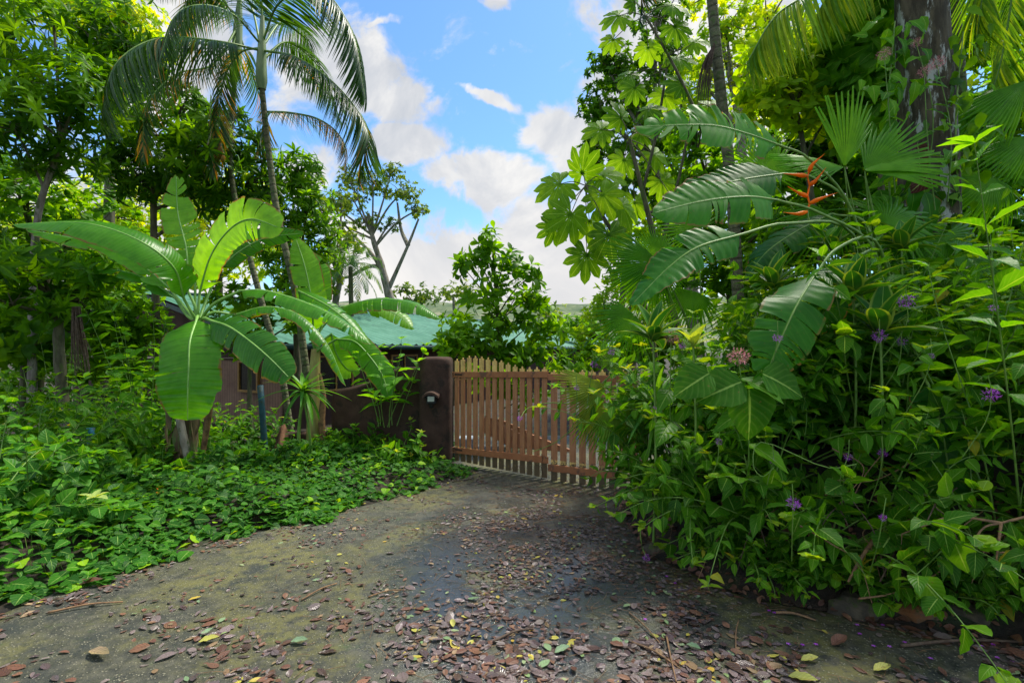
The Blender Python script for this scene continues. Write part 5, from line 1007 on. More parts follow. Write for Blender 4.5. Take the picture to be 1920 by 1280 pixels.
# ================================================================ cecropias
def cecro(label, trunk, r, crowns, leaves, sz_):
    rt = thing('cecropia_tree', px(trunk[0])[0], label, 'tree', 'cecropia trees on the right'); mb = MB(); mb.tube(spline(px(*trunk), 24), r, r*.45, 8)
    for a, b in crowns: mb.tube(spline(px(a, ((a[0]+b[0])/2+4, (a[1]+b[1])/2, (a[2]+b[2])/2), b), 8), r*.4, r*.3, 6)
    mb.build('trunk', B['brown'], rt); pt = MB(); tips_ = [px(b)[0] for _, b in crowns]+[px(trunk[-1])[0]]
    for i, (x, y, dD, s_) in enumerate(leaves):
        p = P(x, y, trunk[-1][2]+dD); t_ = min(tips_, key=lambda q: np.linalg.norm(q-p)); pt.tube(spline([t_, (t_+p)/2+(0, 0, .05), p], 8), .009, .006, 5); out = nrm(p-t_+(0, -.1, 0))
        lf_ = MB(); lf_.inst(CEC[i % 3], [p], [(out[0]+rnd(-.2, .2), -.15, out[2]-.75)], [(rnd(-.35, .35), -.8, rnd(.2, .6))], sz_*s_, None, rnd(0, 1)); lf_.build('leaf', G['cec'], rt)
    pt.build('petioles', B['brown'], rt)
cecro('slim leaning cecropia with lobed leaves reaching left into the sky', [(1250, 800, 8.6), (1215, 600, 8.4), (1172, 478, 8.2), (1130, 405, 8.0), (1098, 348, 8.0)], .05, [],
      [(1050, 345, 0, .9), (1092, 325, .2, .9), (1130, 365, -.1, .85), (1070, 402, -.2, .95), (1105, 415, .2, .7), (1100, 478, .1, .9), (1142, 440, -.2, .85), (1165, 385, .3, .9), (1040, 425, .3, .7), (1130, 330, .2, .8)], .54)
cecro('taller cecropia with bright lobed leaves in front of the dark background tree', [(1330, 900, 9.3), (1290, 700, 9.2), (1235, 480, 9.0), (1205, 360, 9), (1180, 262, 9.0)], .07, [((1235, 480, 9), (1300, 200, 8.9)), ((1205, 360, 9), (1250, 130, 9.1)), ((1300, 200, 8.9), (1210, 30, 8.9))],
      [(1128, 243, 0, .9), (1165, 222, .1, .9), (1215, 205, -.1, .8), (1170, 300, 0, .9), (1225, 290, .2, .9), (1190, 165, 0, .8), (1245, 180, .1, .9), (1280, 160, -.1, .9), (1270, 110, .1, .9), (1245, 95, 0, .7), (1180, 140, .3, .7), (1160, 30, 0, .9), (1215, 90, .2, .8), (1265, 50, 0, .9), (1300, 80, .2, .8),
       (1330, 200, .2, .9), (1150, 75, .2, .7), (1260, 10, 0, .9), (1200, 250, .4, .8), (1240, 340, .3, .9), (1190, 380, .2, .9), (1280, 400, .3, .8), (1190, 5, .1, .8)], .45)

# ================================================================ slim palm with hanging fronds, coconut fronds
sp_ = thing('palm_tree', gb(1395, 700, 7.4), 'slim bare trunk with a dead brown flower stalk and fronds hanging from above the picture', 'palm')
mb = MB(); mb.tube(spline([gb(1395, 700, 7.4), P(1375, 400, 7.2), P(1352, 180, 7.0), P(1335, 0, 7.0), P(1325, -190, 7.0)], 40), .085, .065, 10); mb.build('trunk', B['palm'], sp_)
mb = MB()
for k in range(60):
    x0 = rnd(-22, 10); mb.tube(spline(px((1340, 85+rnd(-5, 5), 6.9), (1330+x0*.6, 120, 6.85+rnd(-.1, .1)), (1325+x0, 185+rnd(-25, 18), 6.85+rnd(-.12, .12))), 7), .005, .002, 3)
mb.build('dead_flower_stalk', B['twig_dark'], sp_)
def pf2(pts, ll, **kw): pfrond(sp_, pts, ll, **kw)
pf2([(1325, -190, 7.0), (1290, -260, 6.2), (1240, -200, 5.6), (1212, -80, 5.4), (1200, 40, 5.4)], .42, hang=.9, ang=34, n=50, tint=(0, .35), seed=61, brown=.1, lw=.75)
pf2([(1325, -190, 7.0), (1310, -260, 6.4), (1260, -200, 5.7), (1232, -90, 5.5), (1222, -10, 5.5)], .42, hang=.9, ang=30, n=46, tint=(0, .3), seed=62, lw=.7)
pf2([(1325, -190, 7.0), (1380, -250, 7.0), (1430, -190, 7.0), (1460, -80, 7.0)], .6, hang=.9, n=46, tint=(.1, .5), seed=63)
cp_ = thing('palm_tree', gb(1820, 600, 9.5), 'coconut palm out of frame with yellow green fronds hanging at the top right', 'palm')
mb = MB(); mb.tube(spline([gb(1820, 600, 9.5), P(1800, 200, 9.3), P(1760, -300, 9)], 30), .14, .1, 10); mb.build('trunk', B['palm'], cp_)
for i, pts in enumerate(([(1760, -300, 9), (1660, -220, 8.0), (1540, -40, 7.0), (1455, 30, 6.7), (1405, 110, 6.6)], [(1760, -300, 9), (1700, -200, 8.0), (1600, -90, 6.9), (1530, 30, 6.7)], [(1760, -300, 9), (1860, -260, 8.6), (1900, -80, 8.4), (1880, 100, 8.3), (1850, 200, 8.3)],
        [(1760, -300, 9), (1800, -200, 8.2), (1840, -40, 7.8), (1830, 90, 7.8)], [(1760, -300, 9), (1640, -340, 9), (1500, -260, 9), (1400, -100, 9)])):
    pfrond(cp_, pts, .85, n=56, hang=.9, mat='palm_g', tint=(0, 1), seed=70+i, r=(.03, .006))

# ================================================================ big lichen trunk, climbing philodendron
bt = thing('large_tree', gb(1742, 430, 6.6), 'massive tree trunk mottled with white lichen at the upper right', 'tree')
p0 = gb(1742, 430, 6.6)-(0, 0, .2); s = spline([p0, P(1742, 330, 6.6), P(1738, 180, 6.6), P(1728, 40, 6.6), P(1722, -200, 6.6), P(1715, -520, 6.6)], 40); mb = MB()
tg = nrm(np.gradient(s, axis=0)); th = np.linspace(0, 2*pi, 40, endpoint=False); V = []
for i in range(40):
    r = np.interp(i, [0, 4, 10, 39], [.40, .33, .30, .25]); rr = r*(1+.05*np.sin(th*5+i*.15)+.03*np.sin(th*11+i*.4)); V.append(s[i]+np.stack([np.cos(th)*rr, np.sin(th)*rr, 0*th], 1))
I = np.arange(39)[:, None]*40; j = np.arange(40)[None]; mb.add(np.array(V), np.stack([I+j, I+(j+1) % 40, I+40+(j+1) % 40, I+40+j], -1)); mb.build('trunk', B['big'], bt)
R2 = np.random.default_rng(5); ws = [whorl(L_MID, 9, .35, .35, k) for k in range(4)]; mb = MB()
for (bx, by, bd, rx, ry, nc) in ((1900, -330, 6.8, 150, 90, 100), (2080, -380, 7, 200, 120, 120), (1880, -520, 7, 220, 90, 120)):
    d_ = nrm(R2.normal(size=(nc, 3))); cp2 = P(bx, by, bd)+d_*(R2.random(nc)**.4)[:, None]*np.array([rx, rx, ry])/F*bd
    for g_ in range(4): k = np.arange(nc) % 4 == g_; mb.inst(ws[g_], cp2[k], d_[k]+(0, 0, .4), R2.normal(size=(k.sum(), 3)), .24, None, R2.random(k.sum()))
mb.build('crown', G['mid'], bt)
ph = thing('climbing_plant', P(1722, 420, 6.0), 'climber with green and dark red leaves at the base of the big trunk', 'climber')
mb = MB(); mb.tube(spline(px((1722, 420, 6.1), (1716, 360, 6.05), (1722, 280, 6.1)), 10), .014, .010, 6); mb.build('stem', B['green'], ph)
for (a, b, dx, dz, sz_, mk) in ((1712, 345, .1, -1, .45, 'hel'), (1735, 360, .35, -1, .6, 'hel'), (1720, 268, .1, -1, .40, 'red'), (1742, 330, -.5, -.4, .32, 'red'), (1700, 300, -.7, -.5, .35, 'hel')):
    mb = MB(); mb.inst(L_HEART if mk == 'red' else L_OV2, [P(a, b, 5.95)], [(dx, -.1, dz)], [(0, -.9, .3)], sz_, sz_*.75, .4); mb.build('leaf', G[mk], ph)

for i, (lb, x0, y0, y1, m_, lsz, nn) in enumerate((('leafy climber covering the left side of the big trunk', 1672, 40, 420, 'shrub_bright', .22, 90), ('dark leafy climber around the foot of the big trunk', 1730, 330, 470, 'shrub', .2, 60), ('climber hanging down the right side of the big trunk', 1800, 60, 400, 'mid', .2, 60))):
    rt = thing('climbing_plant', P(x0, y1, 6.3), lb, 'climber', 'climbers on the big trunk'); mb = MB(); q = spline(px((x0, y1+20, 6.3), (x0-8, (y0+y1)/2, 6.25), (x0+6, y0, 6.3)), 24); mb.tube(q, .012, .008, 6); mb.build('stem', B['green'], rt)
    R5 = np.random.default_rng(90+i); ii = R5.integers(0, 24, nn); mb = MB(); sp5 = R5.normal(0, 1, (nn, 3))*np.array([.16 if i != 1 else .32, .08, .06]); dd = nrm(R5.normal(0, .6, (nn, 3))+(0, -.3, -.9))
    mb.inst(L_OV2, q[ii]+sp5+(0, -.06, 0), dd, R5.normal(0, .3, (nn, 3))+(0, -.8, .5), R5.uniform(.6, 1.2, nn)*lsz, None, R5.uniform(0, .8, nn)); mb.build('foliage', G[m_], rt)

# ================================================================ right and background trees
T = tree; gr_ = 'trees on the right side'
T('background_tree', 'dark small leaved tree against the sky behind the cecropias', 'tree', [(1320, 760, 16), (1290, 500, 16), (1240, 340, 16), (1210, 240, 16)], (.22, .1),
  [(1150, 130, 16, 50, 45, 90), (1115, 200, 16, 32, 45, 60), (1190, 180, 16, 60, 50, 100), (1110, 280, 16, 26, 46, 50), (1170, 270, 16, 60, 50, 90), (1240, 100, 16, 60, 50, 80), (1200, 340, 16, 60, 40, 70), (1130, 110, 16, 26, 20, 26), (1230, 30, 16.5, 60, 50, 80), (1150, 380, 16, 30, 40, 50), (1250, 250, 16, 60, 60, 100), (1280, 380, 16, 60, 60, 90)], 'dark', 'grey', L_MID, .17, 12, seed=50, tintr=(.1, .9), group=gr_, dens=1.3)
T('background_tree', 'bright leafy tree filling the view behind the cecropia stems', 'tree', [(1300, 700, 19), (1295, 500, 19), (1290, 300, 19)], (.2, .1),
  [(1250, 300, 19, 70, 70, 150), (1320, 200, 19, 70, 80, 150), (1270, 130, 19.5, 60, 60, 100), (1340, 330, 19, 70, 70, 140), (1220, 400, 19, 60, 60, 120), (1400, 250, 19, 70, 80, 130), (1300, 440, 19, 80, 60, 130)], 'glow', 'grey', L_MID, .24, 9, seed=60, group=gr_, tintr=(0, .8))
T('background_tree', 'sunlit yellow green tree behind the slim palm trunk', 'tree', [(1420, 640, 18), (1400, 400, 18), (1380, 150, 18)], (.25, .12),
  [(1360, 50, 18, 70, 60, 140), (1440, 30, 18, 80, 60, 150), (1400, 130, 18, 70, 60, 120), (1330, -30, 18, 90, 50, 110), (1500, 120, 18, 70, 60, 100), (1320, 160, 18, 40, 50, 60)], 'glow', 'grey', L_MID, .2, 9, seed=51, group=gr_)
T('background_tree', 'bright green rounded tree low behind the fan palms', 'tree', [(1170, 700, 20), (1165, 600, 20), (1170, 520, 20)], (.18, .1),
  [(1170, 500, 20, 50, 50, 100), (1130, 580, 19, 40, 50, 90), (1210, 560, 20, 70, 60, 140), (1250, 480, 20, 70, 60, 120), (1110, 630, 18, 36, 24, 50), (1170, 440, 20, 40, 40, 60)], 'glow', 'grey', L_MID, .22, 9, seed=52, group=gr_, tintr=(0, .6))
T('background_tree', 'green tree filling the gap between cecropia and heliconia leaves', 'tree', [(1380, 700, 12), (1370, 560, 12), (1360, 440, 12)], (.12, .07),
  [(1330, 330, 12, 70, 60, 90), (1290, 420, 12, 70, 60, 90), (1400, 420, 12, 80, 70, 110), (1350, 520, 12, 90, 50, 100), (1440, 510, 11, 80, 60, 90), (1300, 250, 12, 50, 40, 50), (1470, 400, 11, 80, 60, 90)], 'mid', 'brown', L_MID, .22, 9, seed=53, group=gr_)
T('broadleaf_tree', 'leafy green tree right of the slim palm trunk', 'tree', [(1560, 620, 8), (1530, 420, 8), (1500, 240, 8), (1480, 160, 8)], (.06, .025),
  [(1450, 110, 8, 60, 50, 60), (1520, 130, 8, 60, 55, 70), (1470, 200, 8, 70, 50, 70), (1560, 210, 8, 60, 50, 60), (1420, 180, 8.2, 40, 40, 34), (1540, 60, 8.2, 60, 40, 44)], 'glow', 'brown', L_OBO, .21, 7, seed=54, tintr=(0, .8), group=gr_)
T('broadleaf_tree', 'tree with large drooping bright leaves left of the big trunk', 'tree', [(1660, 560, 7.6), (1650, 300, 7.6), (1640, 80, 7.6)], (.05, .03),
  [(1610, 60, 7.6, 50, 60, 36), (1640, 150, 7.4, 40, 50, 30), (1590, 140, 7.7, 40, 50, 26), (1650, -20, 7.6, 60, 50, 36), (1620, 230, 7.6, 50, 40, 26)], 'shrub_bright', 'brown', L_OV2, .34, 7, seed=55, hang=.7, tintr=(.2, 1), group=gr_)
T('background_tree', 'shaded green trees filling the space right of the big trunk', 'tree', [(1880, 560, 11), (1880, 300, 11), (1870, 100, 11)], (.16, .08),
  [(1850, 60, 11, 80, 90, 130), (1900, 200, 10.5, 90, 80, 120), (1850, 260, 10, 70, 60, 80), (1970, 60, 11, 100, 120, 110), (1830, 330, 9.5, 90, 50, 90), (1960, 330, 9.5, 100, 80, 90)], 'mid', 'brown', L_LAN, .3, 9, seed=56, group=gr_)
T('background_tree', 'deep green understory tree behind the heliconia', 'tree', [(1600, 700, 9), (1590, 500, 9), (1580, 400, 9)], (.08, .05),
  [(1500, 300, 9, 70, 60, 80), (1600, 330, 9, 80, 70, 100), (1560, 430, 8.6, 90, 60, 100), (1670, 420, 8, 70, 60, 70), (1480, 440, 9, 60, 60, 60), (1560, 250, 9, 60, 50, 60)], 'dark', 'brown', L_MID, .24, 9, seed=57, tintr=(.2, 1), group=gr_)
T('background_tree', 'yellow green tree high behind the big lichen trunk', 'tree', [(1700, 500, 13), (1690, 200, 13), (1680, 0, 13)], (.2, .12),
  [(1650, 60, 14, 90, 80, 120), (1700, 200, 14, 100, 80, 120), (1780, 60, 14, 80, 90, 100), (1700, 300, 12, 120, 60, 110)], 'glow', 'brown', L_MID, .26, 9, seed=58, group=gr_)

T('background_tree', 'dense mid green foliage tree between the big trunk and the right edge', 'tree', [(1850, 620, 8.5), (1850, 450, 8.5), (1850, 300, 8.5)], (.06, .03),
  [(1830, 230, 8.5, 50, 60, 60), (1880, 320, 8.3, 60, 50, 60), (1820, 380, 8, 60, 40, 50), (1680, 380, 8, 50, 40, 40), (1910, 150, 8.5, 50, 60, 50), (1900, 430, 7.6, 70, 40, 50), (1640, 300, 8.2, 40, 40, 30)], 'shrub_bright', 'brown', L_OBO, .2, 8, seed=62, tintr=(0, .8), group=gr_)
T('background_bush', 'green bush filling the gap right of the gate below the roof line', 'bush', [(1150, 760, 12), (1150, 720, 12), (1150, 690, 12)], (.05, .03),
  [(1110, 668, 12.5, 50, 24, 50), (1190, 650, 12, 50, 36, 70), (1240, 640, 11, 50, 50, 70), (1060, 690, 10, 40, 26, 26)], 'mid', 'brown', L_MID, .2, 9, seed=61, group=gr_)

# ================================================================ twigs and branches on the right
def twig(paths, r, name, label, mat='twig', grp=None):
    mb = MB(); P0 = px(*paths[0])[0]
    for q in paths: mb.tube(spline(px(*q), 18), 0, 0, 6, prof=np.linspace(r, r*.45, 18)*(1+.08*np.sin(np.arange(18)*1.7)))
    return tag(mb.build(name, B[mat], origin=P0), label, 'branch', grp)
twig([[(1990, 950, 2.75), (1920, 969, 2.8), (1877, 980, 2.8), (1844, 989, 2.8), (1820, 1024, 2.75), (1793, 1056, 2.7)], [(1877, 980, 2.8), (1872, 1020, 2.75), (1866, 1066, 2.7)], [(1877, 980, 2.8), (1790, 968, 2.85), (1733, 985, 2.85), (1690, 1001, 2.85)], [(1930, 1000, 2.8), (1900, 1030, 2.8), (1874, 1036, 2.8)]], .0085, 'bare_branch', 'forked tan bare branch reaching in from the right edge', grp='bare branches in the shrubs')
twig([[(1640, 1010, 3.1), (1612, 1050, 3.0), (1590, 1090, 3.0)]], .014, 'bare_branch', 'thick short tan branch under the shrubs', grp='bare branches in the shrubs')
twig([[(1500, 985, 3.0), (1560, 1020, 2.95), (1610, 1055, 2.95), (1635, 1130, 2.9)]], .005, 'bare_branch', 'thin drooping tan twig crossing the shrub foot', grp='bare branches in the shrubs')
twig([[(1610, 1122, 2.85), (1680, 1110, 2.9), (1760, 1072, 2.95), (1800, 1020, 3.0)]], .006, 'bare_branch', 'long thin tan twig rising right above the soil cut', grp='bare branches in the shrubs')
twig([[(1560, 840, 3.5), (1620, 880, 3.4), (1560, 960, 3.3)], [(1700, 800, 3.6), (1630, 880, 3.4), (1600, 930, 3.35)], [(1720, 860, 3.5), (1640, 900, 3.4), (1570, 900, 3.4)]], .0045, 'bare_branch', 'tangle of thin dry twigs inside the shrubs', grp='bare branches in the shrubs')
twig([[(1605, 870, 3.2), (1545, 875, 3.2), (1430, 828, 3.3), (1412, 870, 3.25), (1430, 893, 3.2), (1452, 875, 3.2)]], .004, 'curling_tendril', 'curling yellow green tendril in front of the shrubs', 'green')
twig([[(1660, 1080, 3.0), (1640, 1000, 3.0), (1600, 940, 3.05)], [(1650, 1090, 2.95), (1690, 1010, 3.0), (1720, 960, 3.1)]], .005, 'bare_branch', 'pair of thin dark stems rising from the soil cut', 'twig_dark', 'bare branches in the shrubs')

for i in range(12):
    x0 = 1230+i*58+rnd(-18, 18); D0 = float(np.interp(x0, [1200, 1400, 1700, 1900], [4.3, 3.45, 3.0, 2.9])); y0 = rnd(900, 1060); dx = rnd(-110, 60); dy = rnd(40, 130)
    twig([[(x0+40, y0-30, D0+.35), (x0, y0, D0), (x0+dx*.5, y0+dy*.35, D0-.08), (x0+dx, min(y0+dy, 1120), D0-.1)]]+([[(x0, y0, D0), (x0-dx*.4, y0+dy*.5, D0-.1)]] if i % 3 == 0 else []), rnd(.0025, .0055), 'thin_twig', 'thin bare twig poking out of the front shrubs, %s from the left' % ordn[i], 'twig' if i % 3 else 'twig_dark', 'thin twigs poking out of the bank shrubs')

# rocks of the soil cut at the driveway edge
for i, (x, y, D, r, lb) in enumerate(((1640, 1172, 2.98, .13, 'mossy rock in the soil cut below the shrubs'), (1760, 1180, 2.92, .11, 'orange stained rock at the driveway edge'), (1480, 1130, 3.3, .10, 'small dark rock at the foot of the bank'), (1860, 1185, 2.88, .12, 'dark rock near the right edge of the driveway'), (1240, 1060, 3.9, .08, 'small mossy rock where the bank meets the drive'))):
    V = []; Q = []; nu, nv = 20, 12; c_ = P(x, y, D); c_[1] += .08; c_[2] = max(0, c_[2])+.02; c_ += (0, .05, 0); Rr = np.random.default_rng(i+9); ph_ = Rr.uniform(0, 6, 8)
    for a in range(nv+1):
        for b in range(nu):
            t1, t2 = pi*a/nv, 2*pi*b/nu; d_ = np.array([math.sin(t1)*math.cos(t2), math.sin(t1)*math.sin(t2), math.cos(t1)]); q = 1+.16*math.sin(d_[0]*4+ph_[0])*math.sin(d_[1]*5+ph_[1])+.10*math.sin(d_[2]*7+ph_[2]+d_[0]*6)+.05*math.sin(d_[0]*15+ph_[3])*math.sin(d_[2]*13)
            V.append(c_+d_*q*r*np.array([1.35, .8, .75]))
    for a in range(nv):
        for b in range(nu): Q.append([a*nu+b, (a+1)*nu+b, (a+1)*nu+(b+1) % nu, a*nu+(b+1) % nu])
    mb = MB(); mb.add(V, Q); tag(mb.build('rock', solid('mossy_rock' if i != 1 else 'stained_rock', (.05,.042,.03) if i != 1 else (.20,.075,.025), (.10,.08,.05), 9, .9, .8, c3=(.05,.07,.015)), origin=c_), lb, 'rock', 'rocks along the foot of the bank')

# ================================================================ fallen leaves, twigs and petals on the driveway
def Zd(x, y): return -.1*sst(4, 6.5, y)+.006*np.sin(x*2.1+1)*np.sin(y*1.7)
R3 = np.random.default_rng(21); shp = [leaf_tpl(6, .56, .45, .3, .14, .8, .12), leaf_tpl(6, .46, .42, -.25, -.15, .9, .2), leaf_tpl(6, .6, .5, .15, .35, .7, .22), leaf_tpl(6, .40, .45, .7, .25, .9, .12), leaf_tpl(6, .5, .55, .45, -.3, .8, .25)]
kinds = [('purplish brown', [(.075,.046,.046), (.135,.092,.093), (.215,.16,.165)], .27), ('rust brown', [(.09,.036,.022), (.17,.07,.042), (.24,.11,.06)], .5), ('pinkish grey', [(.15,.10,.095), (.25,.185,.175), (.13,.093,.095)], .3),
         ('tan', [(.28,.18,.10), (.38,.26,.14), (.24,.14,.07)], .5), ('yellow', [(.52,.42,.05), (.44,.42,.08), (.6,.36,.04)], .5), ('pale green', [(.26,.36,.12), (.20,.30,.16), (.32,.38,.18)], .5), ('dark wet brown', [(.045,.025,.018), (.08,.045,.033), (.10,.055,.045)], .3)]
KP = np.array([.38, .17, .25, .05, .020, .035, .095])
LM = [leaf_mat('fallen_leaf_'+k.replace(' ', '_'), c_, r_, .12, 6, 2., glow=(1, 1, 1), rib=tuple(x*.8 for x in c_[0]), bstr=.5, blotch=.6, spec=.5) for k, c_, r_ in kinds]
LMo = [leaf_mat('fallen_leaf_single_'+k.replace(' ', '_'), c_, r_, .12, 6, 2., glow=(1, 1, 1), rib=tuple(x*.8 for x in c_[0]), objrand=True, bstr=.5, spec=.5) for k, c_, r_ in kinds]
N_ = 60000; y_ = 1.9+5.6*R3.random(N_)**1.1; x_ = R3.uniform(-3.9, 4.6, N_)
inn = (x_ > np.interp(y_, LY, LX)-.05) & (bank_d(x_, y_) < -.02); x_, y_ = x_[inn], y_[inn]
def cl(x, y, s): return (np.sin(x*2.9*s+1.3*np.sin(y*2.1*s))*np.sin(y*3.3*s+1.7*np.sin(x*1.6*s+2))+.6*np.sin(x*7.7*s+y*3.1)*np.sin(y*8.3*s-x*2.))
dens = .13+.72*np.exp(-((x_-.45-.10*(y_-4))/.62)**2)*np.exp(-((y_-4.2)/1.9)**2)+.30*np.exp(-((x_-.5)/.9)**2)*(y_ < 3.2)+.34*(bank_d(x_, y_) > -.38)+.20*(x_-np.interp(y_, LY, LX) < .35)+.25*(x_ > 1.2)*(y_ < 3.2)
dens = dens*np.clip(.42+.85*cl(x_, y_, 1.)+.25*cl(x_+3, y_+1, 2.6), .03, 1.6); k = R3.random(len(x_)) < dens*2.1; x_, y_ = x_[k], y_[k]; n = len(x_)
sz = R3.uniform(.018, .048, n)*np.where(R3.random(n) < .14, 1.6, 1.)*np.interp(y_, [2.4, 3.6], [1.55, 1.]); kd = R3.choice(len(kinds), n, p=KP/KP.sum()); kd = np.where((kd == 0) & (x_ < -.9) & (R3.random(n) < .5), 1, kd); kd = np.where((kd == 0) & (bank_d(x_, y_) > -.6) & (y_ < 3.4) & (R3.random(n) < .6), 1, kd)
si = R3.integers(0, len(shp), n); az = R3.uniform(0, 2*pi, n); z_ = Zd(x_, y_)+.005+R3.random(n)*.006; key = sz/y_**2*(np.abs(x_/y_) < 1.02); big_i = set(np.argsort(-key)[:296].tolist())
print('litter', n); meshes = {}; gl = 'fallen leaves lying singly on the driveway'
for i in sorted(big_i):
    kk = (int(si[i]), int(kd[i]))
    if kk not in meshes:
        mb = MB(); t_ = shp[kk[0]]; mb.add(t_.V-np.array([0, .45, min(0, t_.V[:, 2].min())]), t_.Q, uv=t_.uv); o = mb.build('fallen_leaf', LMo[kk[1]]); meshes[kk] = o.data
    else: o = bpy.data.objects.new('fallen_leaf', meshes[kk]); COL.objects.link(o)
    o.location = (x_[i], y_[i], z_[i]-.004); s_ = sz[i]*1.08; o.scale = (s_, s_, s_*.34); o.rotation_euler = (rnd(-.12, .12), rnd(-.12, .12), az[i])
    pxx = 960+F*x_[i]/y_[i]; zone = ['far left', 'left', 'left centre', 'centre', 'right centre', 'right', 'far right'][int(np.clip(pxx//275, 0, 6))]; row = 'close up' if y_[i] < 2.9 else ('further back' if y_[i] < 3.5 else 'far back')
    tag(o, '%s %s fallen leaf on the driveway, %s, %s' % ('large' if s_ > .07 else ('mid sized' if s_ > .05 else 'small'), kinds[kk[1]][0], zone, row), 'fallen leaf', gl)
for q in range(len(kinds)):
    mb = MB()
    for s_ in range(len(shp)):
        ix = np.array([i for i in range(n) if kd[i] == q and si[i] == s_ and i not in big_i], int)
        if len(ix) == 0: continue
        dd = np.stack([np.cos(az[ix]), np.sin(az[ix]), R3.normal(0, .08, len(ix))], 1); no = np.stack([R3.normal(0, .12, len(ix)), R3.normal(0, .12, len(ix)), np.ones(len(ix))], 1)
        t_ = shp[s_]; t2 = Tpl(t_.V-np.array([0, 0, min(0, t_.V[:, 2].min())]), t_.Q, t_.uv); mb.inst(t2, np.stack([x_[ix], y_[ix], z_[ix]-.003], 1), dd, no, sz[ix], None, R3.random(len(ix)), sz[ix]*.30)
    if mb.n: tag(mb.build('leaf_litter', LM[q], origin=(0, 4, 0)), 'scattered %s small leaves littering the driveway' % kinds[q][0], 'leaf litter', kind='stuff')
bx = R3.uniform(.9, 4.6, 9000); by = R3.uniform(2.3, 6.4, 9000); bd_ = bank_d(bx, by); q = (bd_ > -.05) & (bd_ < .75) & (R3.random(9000) < .5); bx, by = bx[q], by[q]; nb = len(bx)
mb = MB(); a_ = R3.uniform(0, 6.3, nb); mb.inst(shp[0], np.stack([bx, by, H0(bx, by)+.02+R3.random(nb)*.02], 1), np.stack([np.cos(a_), np.sin(a_), R3.normal(0, .3, nb)], 1), np.stack([R3.normal(-.4, .3, nb), R3.normal(-.3, .3, nb), np.ones(nb)], 1), R3.uniform(.03, .08, nb), None, R3.random(nb))
tag(mb.build('leaf_litter', LM[1], origin=(2, 3, 0)), 'brown dead leaves caught on the soil under the bank shrubs', 'leaf litter', kind='stuff')
# litter crumbs: petioles and bits
mb = MB()
for i in range(1500):
    x0 = R3.normal(.5, .9); y0 = R3.uniform(2.3, 6.6)
    if x0 < np.interp(y0, LY, LX) or bank_d(np.array([x0]), np.array([y0]))[0] > -.03: continue
    a = R3.uniform(0, 6.3); L = R3.uniform(.02, .08); c_ = np.array([x0, y0, float(Zd(x0, y0))+.006]); v_ = np.array([math.cos(a), math.sin(a), 0])*L; mb.tube([c_-v_, c_+(v_[1]*.1, -v_[0]*.1, .003), c_+v_], .0014, .0012, 3)
tag(mb.build('leaf_litter_stalks', B['twig'], origin=(0, 4, 0)), 'tiny broken stalks littering the driveway', 'leaf litter', kind='stuff')
# special fallen pieces
def onroad(x, y): D = EYE*F/(y-HZ); p = P(x, y, D); p[2] = float(Zd(p[0], p[1])); return p
for i, (x, y, L, a, k_, lb) in enumerate(((168, 1222, .22, -.4, 3, 'large curled tan dead leaf at the lower left of the driveway'), (372, 1208, .13, .3, 4, 'bright yellow fallen leaf beside a pale green one at lower left'), (375, 1198, .10, 1.2, 5, 'pale green fallen leaf touching the bright yellow leaf'), (1287, 1210, .11, -.9, 5, 'heart shaped yellow green fallen leaf at lower right centre'),
        (545, 1208, .12, 0, 5, 'pale green leaf lying flat left of the bottom centre'), (1502, 1243, .12, .1, 4, 'yellow leaf among rust brown leaves at lower right'), (1638, 1262, .13, .2, 4, 'yellow green leaf nearest the bottom right'), (1478, 1272, .16, -.5, 4, 'long yellow leaf cut by the bottom edge'), (850, 1178, .09, 1.8, 4, 'golden yellow leaf below the driveway centre'),
        (1560, 1215, .17, .5, 1, 'orange brown curled leaf on the leaf pile at right'), (1140, 965, .35, 0, 3, 'dry orange brown palm sheath at the far right edge of the drive'), (130, 1100, .26, .2, 1, 'long dark rust leaf at the left edge of the driveway'), (1040, 1225, .12, .5, 5, 'light green leaf right of the bottom centre'))):
    p = onroad(x, y); mb = MB(); mb.inst(leaf_tpl(7, .5 if L < .2 else .36, .45, .35, -.1, .8, .12, cols=2), [p+(0, 0, .012)], [(math.cos(a), math.sin(a), .05)], [(0, -.15, 1)], L*.78, L*.7, .5)
    tag(mb.build('fallen_leaf', LM[k_], origin=p), lb, 'fallen leaf', 'single larger fallen leaves')
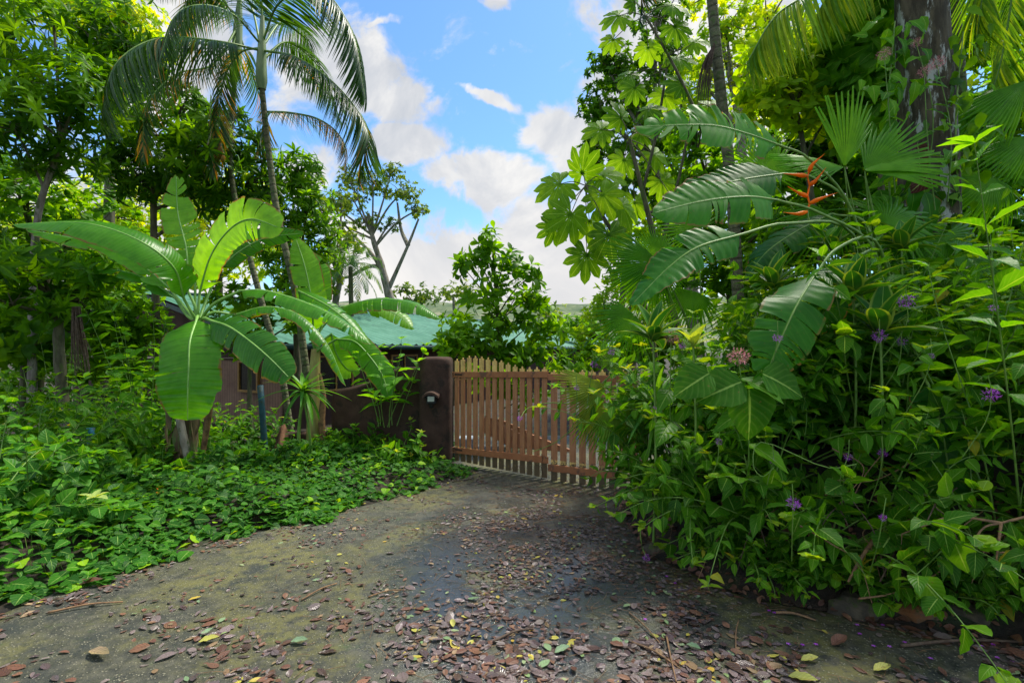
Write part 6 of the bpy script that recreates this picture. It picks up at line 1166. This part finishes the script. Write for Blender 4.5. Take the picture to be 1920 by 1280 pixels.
for i, (x0, y0, x1, y1, r, lb) in enumerate(((565, 1128, 632, 1096, .006, 'pale dry stick left of the driveway centre'), (1185, 1205, 1275, 1255, .006, 'tan stick at the lower right centre'), (925, 1205, 1000, 1180, .008, 'flat dark reddish stick at the bottom centre'), (1455, 1153, 1530, 1168, .009, 'short thick tan stick near the right bank'), (1380, 1230, 1385, 1165, .005, 'thin stick pointing towards the bank'),
        (1250, 1195, 1268, 1280, .006, 'split tan stick running to the bottom edge'), (1000, 978, 1130, 962, .004, 'thin reddish twig lying near the gate'), (90, 1150, 230, 1130, .008, 'long brown dead stalk at the left edge of the driveway'), (690, 1122, 760, 1108, .005, 'thin pale stalk on the mossy concrete'), (1690, 1216, 1925, 1206, .010, 'long grey stick along the right driveway edge'), (1180, 1150, 1240, 1210, .005, 'thin pale stick on the wet patch edge'))):
    a, b = onroad(x0, y0), onroad(x1, y1); mb = MB(); mb.tube(spline([a+(0, 0, r+.004), (a+b)/2+(0, .02, r+.012), b+(0, 0, r+.004)], 12), r, r*.6, 6, cap=True); tag(mb.build('stick', B['twig'] if i not in (2, 9) else B['twig_dark'], origin=a), lb, 'stick', 'sticks on the driveway')
mb = MB(); petl = leaf_tpl(2, .5, .5, .3, .2); pm = None
for i, (x, y) in enumerate(((1442, 1148), (1452, 1152), (1478, 1211), (1505, 1213), (1530, 1212), (1607, 1175), (1612, 1192), (1638, 1215), (1668, 1216), (1697, 1208), (1745, 1238), (1862, 1210), (1870, 1235), (1872, 1250), (1898, 1243), (1878, 1265), (1840, 1213), (1210, 1162), (1250, 1082), (1266, 1095), (1655, 1175), (1905, 1225))):
    p = onroad(x, y)+(0, 0, .008); mb = MB(); az2 = np.arange(5)*1.26+i; mb.inst(petl, np.repeat(p[None], 5, 0), np.stack([np.cos(az2), np.sin(az2), np.full(5, .3)], 1), (0, 0, 1.), .014, .016, (i*.37) % 1)
    tag(mb.build('fallen_flower', G['purple'], origin=p), 'tiny purple fallen flower on the driveway at the foot of the right bank', 'fallen flower', 'purple flowers fallen beside the right bank')
